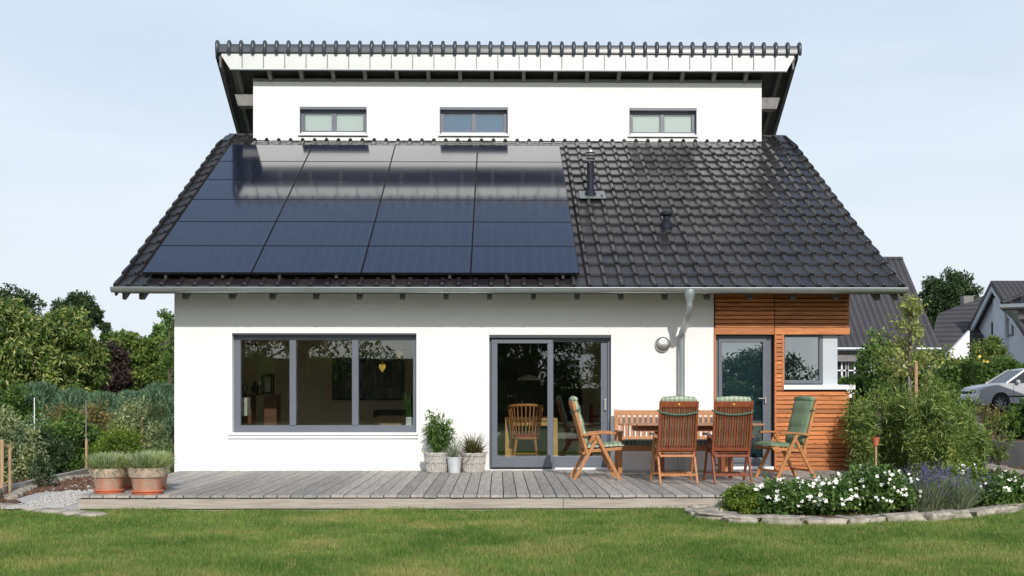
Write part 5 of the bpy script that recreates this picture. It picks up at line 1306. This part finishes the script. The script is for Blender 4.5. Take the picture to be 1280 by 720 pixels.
# A: long dark roof
YA = 50; ea = Z(431,YA); slope = 1.0
RAY = None
rA = 4.35; zr = ea+rA; xrL, xrR = X(1020,YA), 20.05
hA = thing('neighbour_house', ((xrL+xrR)/2, YA, .7), 'white neighbour house with steep dark tiled roof and white lattice windows behind the young tree', 'house')
MB().prism([(YA-.3,ea-.1),(YA+rA,zr+.15),(YA+2*rA+.3,ea-.1),(YA+2*rA+.3,ea-.35),(YA+rA,zr-.12),(YA-.3,ea-.35)], xrL, xrR, 'x').build('roof', M['far_tile'], hA)
MB().prism([(YA+.3,.6),(YA+2*rA-.3,.6),(YA+2*rA-.3,ea-.2),(YA+rA,zr-.4),(YA+.3,ea-.2)], xrL+.3, xrR-.35, 'x').build('wall', M['stucco'], hA)
MB().tube([(xrL,YA-.37,ea-.2),(xrR,YA-.37,ea-.2)], .085, 8).tube([(xrR-1.0,YA-.3,ea-.2),(xrR-1.0,YA+.2,ea-.5),(xrR-1.0,YA+.2,.7)], .06, 8).build('gutter', M['zinc'], hA)
MB().box(xrL,xrR,YA-.1,YA+.28,ea-.75,ea-.38).build('eaves_band', M['rafter_gray'], hA)
for a, b_ in ((1046,1057),(1059,1076),(1110,1128)):
    x0, x1 = X(a,YA+.3), X(b_,YA+.3); z0, z1 = Z(480,YA+.3), Z(446,YA+.3)
    w_ = MB().box(x0,x1,YA+.26,YA+.29,z0,z1).build('window', M['dark_window'], hA); mb = MB(); zc = (z0+z1)/2; xc = (x0+x1)/2
    for p, q, r_, s_ in ((x0-.06,x1+.06,z1,z1+.1),(x0-.1,x0,z0,z1),(x1,x1+.1,z0,z1),(xc-.035,xc+.035,z0,z1),(x0,x1,zc-.03,zc+.03),(x0-.06,x1+.06,z0-.1,z0)): mb.box(p,q,YA+.20,YA+.255,r_,s_)
    mb.build('window_bars', M['white_paint'], w_)
MB().prism([(YA+rA-.1,zr+.1),(YA+rA,zr+.24),(YA+rA+.1,zr+.1)], xrL, xrR, 'x').build('ridge', M['far_tile'], hA)
# B: second roof behind, ridge runs slightly down to the left
YB = 62
hB = thing('neighbour_house', (X(1190,YB), YB, .7), 'lower dark roof with horizontal tile rows between the two neighbour houses', 'house')
pts = [at(1173,392,YB+3), at(1236,367,YB+4), at(1262,420,YB), at(1225,450,YB-2), at(1160,450,YB-2)]
MB().add([tuple(p) for p in pts]+[(p.x,p.y+.3,p.z-.3) for p in pts], [(0,4,3,2,1),(5,6,7,8,9)]+[(i,(i+1)%5,5+(i+1)%5,5+i) for i in range(5)]).build('roof', M['far_tile_rows'], hB)
MB().box(X(1172,YB), X(1260,YB), YB+.6, YB+5, .6, 2.6).build('wall', M['stucco'], hB)
c_ = at(1212,370,YB+3.5); MB().box(c_.x-.35,c_.x+.25,c_.y,c_.y+.5,c_.z-.6,c_.z+.02).build('roof_window', M['rafter_gray'], hB)
# white gable wall in front of B
hW = [at(1212,413,57), at(1212,500,57), at(1166,500,57), at(1184,443,57)]
# C: gable facing left
xC = 27.0; za, zl, yl, ya, yn = 7.64, 4.55, 63.9, 60.0, 56.1
hC = thing('neighbour_house', (xC+6, 60, .7), 'pale gabled neighbour house with two small tilted windows at the right edge', 'house')
MB().prism([(yl-.35,.6),(yn+.35,.6),(yn+.35,zl-.02),(ya,za-.32),(yl-.35,zl-.02)], xC+.5, xC+12, 'x').build('wall', M['blue_wall'], hC)
sl_ = (za-zl)/(yl-ya)
MB().prism([(yl,zl),(ya,za),(yn,zl),(yn,zl-.28),(ya,za-.28),(yl,zl-.28)], xC, xC+12.5, 'x').build('roof', M['far_tile'], hC)
MB().prism([(yl,zl-.285),(ya,za-.285),(yn,zl-.285),(yn+.25,zl-.45),(ya,za-.55),(yl-.25,zl-.45)], xC+.02, xC+.12, 'x').build('barge_board', M['gray_panel'], hC)
def gw(px0, px1, py0, py1):
    # window on the gable plane x = xC+.5
    xx = xC+.5
    def dep(px): u = (px-640)/F; return xx*(math.cos(TH)-u*math.sin(TH))/(u*math.cos(TH)+math.sin(TH))
    y0, y1 = dep(px1), dep(px0); z0, z1 = CZ+(HY-py1)/F*(y0+y1)/2, CZ+(HY-py0)/F*(y0+y1)/2
    w_ = MB().box(xx-.03,xx-.002,y0,y1,z0,z1).build('window', M['dark_window'], hC)
    mb = MB(); mb.box(xx-.06,xx-.032,y0,y0+.08,z0,z1); mb.box(xx-.06,xx-.032,y1-.08,y1,z0,z1); mb.box(xx-.06,xx-.032,y0+.08,y1-.08,z1-.08,z1); mb.box(xx-.06,xx-.032,y0+.08,y1-.08,z0,z0+.08); mb.build('window_frame', M['rafter_gray'], w_)
    MB().add([(xx-.065,y0+.1,z0+.1),(xx-.065,y1-.3,z0+.1),(xx-.065,y1-.3,z1-.1),(xx-.065,y0+.1,z1-.1)], [(0,1,2,3)]).build('curtain', M['blinds'], w_)
gw(1240, 1247.5, 401, 422); gw(1259, 1267, 397, 420)
MB().box(xC+.3,xC+.49,59.0,60.4,.6,za-.95).build('pilaster', M['blue_wall'], hC)
o = MB().add([(p.x,p.y,p.z) for p in hW]+[(p.x,p.y+.3,p.z) for p in hW], [(0,3,2,1),(4,5,6,7),(0,4,7,3),(3,7,6,2),(2,6,5,1),(1,5,4,0)]).build('garden_wall', M['stucco'])
tag(o, 'small white sloping gable wall between the two neighbour roofs', 'wall')
# D: near roof corner at right edge
YD = 30; gx = X(1250,YD); gz = Z(383,YD); t = thing('garage', (gx, YD, .7), 'corner of a low tiled roof with gutter cutting in at the right edge', 'garage', None, -R(29))
MB().add([(gx+.05,YD,gz+.06),(gx+7,YD,gz+.06),(gx+7,YD+2.2,gz+1.25),(gx+2.6,YD+2.2,gz+1.25),(gx+.05,YD+5,gz+.06),(gx+7,YD+5,gz+.06),(gx+.05,YD,gz-.1),(gx+7,YD,gz-.1),(gx+7,YD+5,gz-.1),(gx+.05,YD+5,gz-.1)],[(0,1,2,3),(0,3,4),(3,2,5,4),(6,9,8,7),(0,6,7,1),(0,4,9,6),(4,5,8,9),(1,7,8,5,2)]).build('roof', M['tile'], t)
mb = MB()
for k in range(20):
    xq = gx+.25+k*.28; f_ = min(1,(xq-gx-.05)/2.55); mb.tube([(xq,YD+.0,gz+.08),(xq,YD+2.2*f_,gz+.08+1.19*f_)], .04, 6)
mb.tube([(gx+.05,YD,gz+.1),(gx+2.6,YD+2.2,gz+1.3)], .07, 8)
mb.build('roof_tiles', M['tile'], t); MB().tube([(gx,YD-.08,gz),(gx+7,YD-.08,gz)], .075, 10).build('gutter', M['zinc'], t)
MB().box(gx+1.6,gx+7,YD+1.2,YD+4.5,.7,gz-.1).build('wall', M['rafter'], t); MB().box(gx+.45,gx+.6,YD+.1,YD+4.9,gz-.35,gz-.1).build('rafter', M['rafter'], t)
# big tree behind the roofs
tree('tree', 'large dark round-crowned tree rising behind the neighbour roofs at right', 'tree', (X(1186,85),85,.5), (X(1186,85),85,Z(388,85)), (2.5,2.3,3.1), 90, 26000, .62, .26, 'l_dark', 71, .3, nl=40)

# ================================================================== LEFT SIDE VEGETATION
def T(px, py, Y): v = at(px,py,Y); return (v.x,v.y,v.z)
tree('tree', 'broad tree with long drooping yellow-green leaves filling the far left', 'tree', (X(40,25),25,0), T(38,470,25), (1.55,1.5,1.78), 150, 62000, .32, .135, 'l_chestnut', 81, .14, aspect=.33, droop=1.0, nl=40, lo=.4)
tree('tree', 'drooping-leaf tree at the left frame edge, its twigs reaching above the others', 'tree', (X(-22,24),24,0), T(-18,440,24), (.8,.9,1.5), 70, 22000, .32, .13, 'l_chestnut', 82, .12, aspect=.3, droop=1.0, nl=30)
tree('tree', 'dark green tree rising behind the broad yellow-green one', 'tree', (X(96,38),38,0), T(99,415,38), (.95,1,1.35), 60, 20000, .3, .13, 'l_dark', 83, .14, nl=30)
tree('tree', 'small dark tree behind the left frame tree', 'tree', (X(12,40),40,0), T(8,415,40), (1.3,1,1.5), 60, 16000, .35, .14, 'l_dark', 84, .14, nl=30)
tree('purple_tree', 'dark purple-leaved shrub between the green trees at left', 'tree', (X(126,29),29,0), T(126,474,29), (.66,.6,1.05), 50, 12000, .24, .12, 'l_purple', 85, .07, nl=20)
tree('tree', 'light olive-green tree behind the conifer hedge left of the house', 'tree', (X(165,36),36,0), T(165,468,36), (1.1,.9,1.25), 60, 13000, .36, .16, 'l_olive', 86, .1, nl=30)
tree('tree', 'mid-green rounded tree close to the left house corner', 'tree', (X(203,40),40,0), T(203,470,40), (1.1,.9,1.25), 60, 13000, .36, .16, 'l_green', 87, .1, nl=30)
tree('young_tree', 'thin tall sapling with sparse leaves next to the left house corner', 'tree', (X(212,30),30,0), T(211,425,30), (.22,.3,1.0), 14, 900, .16, .11, 'l_green', 88, .035, nl=14)
# distant woodland behind
hedge('woodland', 'distant band of mixed green trees behind the left garden', -80, 225, 70, 445, 432, 0, 4, 42000, 'l_green', 89, .38, wob=.9, cat='trees')['kind'] = 'stuff'
hedge('woodland', 'far-off band of trees on the horizon behind the houses', 225, 1500, 130, 468, 468, 0, 5, 30000, 'l_dark', 99, .8, wob=.9, cat='trees', crad=.5)['kind'] = 'stuff'
hF = thing('distant_house', (X(200,60),60,0), 'faint grey-brown roof between the trees left of the house', 'house')
zr_ = Z(424,60); MB().prism([(60,zr_-2.4),(62.6,zr_),(65.2,zr_-2.4)], X(176,60), X(260,60), 'x').build('roof', M['far_tile_old'], hF); MB().box(X(180,60),X(255,60),60.4,64.8,0,zr_-2.35).build('wall', M['blue_wall'], hF)
# conifer hedge: a row of blue-green conifers
def conifer(px, Y, r, pyt, label, seed, n=14000):
    x = X(px,Y); h = Z(pyt,Y); t = thing('conifer', (x,Y,0), label, 'conifer', 'blue-green conifers of the left hedge'); g = np.random.default_rng(seed)
    u = g.uniform(0,1,n); a = g.uniform(0,2*math.pi,n); lob = 1+.18*np.sin(5*a+seed)+.12*np.sin(9*a+u*14)
    rr = r*lob*np.clip(1.15*(1-u)**.42,0,1)*(.72+.28*g.uniform(0,1,n)**.5)
    P = np.stack([x+rr*np.cos(a), Y+rr*np.sin(a)*.9, h*u*1.02+.02],1); out = np.stack([np.cos(a),np.sin(a),np.full(n,1.3)],1)
    MB().tube([(x,Y,0),(x,Y,h*.9)], [.06,.01], 8).build('trunk', M['bark'], t)
    MB().lathe([(r*.62,.05),(r*.66,h*.4),(r*.5,h*.72),(r*.2,h*.88),(0,h*.9)], (x,Y,0), 14).build('inner_foliage', M['l_conifer'], t)
    fastmesh('foliage', leaves(P, .2, .15, .18, 0, seed, out, -1.3), 4, M['l_conifer'], t)
for i, (px, r, py, lb) in enumerate(((48,.52,489,'broad blue-green conifer at left end of the hedge, tallest of the row'), (92,.45,497,'blue-green conifer second from the left in the hedge row'), (128,.42,501,'blue-green conifer third from the left in the hedge row'), (163,.42,500,'blue-green conifer behind the variegated shrub'), (200,.48,490,'blue-green conifer nearest the left house corner'), (5,.5,500,'blue-green conifer cut by the left frame edge'))):
    conifer(px, 22.4, r*1.4, py, lb, 90+i)
# nearer shrubs
def sh(px, Y, rx, h, nl, mat, seed, label, ls, name='shrub', **k): return shrub(name, label, 'shrub', (X(px,Y),Y,.0), (rx,rx*.8), h, k.pop('ncl',46), nl, k.pop('crad',.17), ls, mat, seed, **k)
sh(178, 19.6, .62, 1.28, 7500, 'l_varieg', 101, 'tall variegated pale-leaved shrub left of the house corner', .065, stems=24, bark='pale_bark', lo=.15)
sh(92, 19.3, .62, 1.05, 9500, 'l_green', 102, 'fresh green leafy bush behind the concrete kerb', .075)
sh(55, 17.6, .42, .75, 6000, 'l_dark', 103, 'small dark green bush at the kerb corner', .07)
sh(120, 20.4, .35, 1.25, 2600, 'l_dry', 104, 'reddish-brown tipped bush in front of the conifers', .07)
sh(75, 21.2, .35, 1.2, 2200, 'l_dry', 105, 'bronze-leaved bush beside the wooden stake', .07)
sh(150, 18.4, .42, .82, 6500, 'l_box', 106, 'yellow-green spiraea bush behind the terracotta pots', .05)
sh(8, 17.0, .5, 1.1, 6000, 'l_varieg', 107, 'pale variegated shrub at the left frame edge', .07)
sh(28, 19.2, .55, .9, 6500, 'l_conifer', 108, 'grey-green juniper bush near the left frame edge', .07)
sh(52, 15.6, .17, .42, 900, 'l_dark', 109, 'tiny dark-leaved plant growing in the bark mulch', .05, ncl=16, crad=.1)
sh(5, 21.5, .8, 1.5, 9000, 'l_green', 110, 'green bush behind the wooden frame at far left', .09)
x = X(206,18.3); t = thing('spiky_plant', (x,18.3,0), 'green strap-leaved plant at the foot of the left house wall', 'plant'); bladesmesh('foliage', blades((x,18.3,0), .12, 220, .62, .018, 112, .45, .3), M['l_green'], t)
# stakes and frame at left
for px, Y, py0, py1, w_, mt, lb in ((43,17.5,497,574,.008,'white_paint','thin white garden stake among the left bushes'), (108,18.5,548,605,.022,'pale_bark','pale wooden post at the end of the concrete kerb'), (107.5,18.8,500,548,.010,'rafter_gray','thin grey plant stick above the wooden post')):
    x = X(px,Y); solo(MB().tube([(x,Y,max(0,Z(py1,Y))),(x,Y,Z(py0,Y))], w_, 8), 'garden_stake', M[mt], lb, 'stake', smooth=True)
t = thing('trellis_frame', (X(6,14.6),14.6,0), 'yellowish wooden trellis frame standing at the far left of the bed', 'trellis')
for px in (2.5, 12.0):
    x = X(px,14.6+(px>5)*.25); MB().tube([(x,14.6+(px>5)*.25,0),(x,14.6+(px>5)*.25,Z(549 if px<5 else 556,14.6))], .024, 8).build('post', M['pale_bark'], t, smooth=True)
MB().bar((X(-6,14.6),14.6,Z(557,14.6)),(X(13,14.85),14.85,Z(557,14.85)),.03,.04,(0,1,0)).build('cross_bar', M['pale_bark'], t)

# ================================================================== what the windows reflect: garden trees behind the camera, plus an added hedge
tree('tree', 'tall garden tree with spreading limbs mirrored in the living room window', 'tree', (-8.9,-15,0), (-8.4,-15,5.6), (4.2,3.5,3.4), 70, 9000, .9, .22, 'l_olive', 201, .30, nl=60, lo=.2)
tree('tree', 'dark fir mirrored in the left pane of the living room window', 'tree', (-12.5,-17,0), (-12.5,-17,3.0), (1.9,1.9,2.9), 60, 9000, .6, .22, 'l_dark', 202, .2, nl=30)
tree('tree', 'leafy tree mirrored in the fixed pane of the sliding door', 'tree', (1.5,-19,0), (1.5,-19,3.6), (2.6,2.2,2.9), 70, 10000, .7, .24, 'l_dark', 203, .25, nl=30)
tree('tree', 'leafy tree mirrored in the right leaf of the sliding door', 'tree', (6.5,-21,0), (6.5,-21,3.4), (2.2,2.2,2.6), 70, 10000, .7, .24, 'l_green', 204, .25, nl=30)
tree('tree', 'round-crowned tree mirrored in the narrow terrace door', 'tree', (22,-60,0), (22,-60,2.6), (4.5,3.5,2.9), 80, 12000, 1.0, .35, 'l_dark', 205, .35, nl=30)
t = thing('hedge', (0,-24,0), 'garden hedge behind the viewpoint mirrored low in the windows', 'hedge'); g = np.random.default_rng(301); n = 26000
P = np.stack([g.uniform(-26,30,n), -24+g.uniform(-.3,.3,n), g.uniform(0,1,n)],1); P[:,2] *= np.where(P[:,0] < 2, 3.7, 2.0); P[:,2] *= 1+.12*np.sin(P[:,0]*1.7)  # hedge added out of view; taller left part blocks sky from the glass
MB().box(-26,2,-24.6,-24.2,0,3.3).box(2.01,30,-24.6,-24.2,0,1.7).build('branch_core', M['bark'], t); fastmesh('foliage', leaves(P, .6, .2, .5, 0, 301), 4, M['l_green'], t)
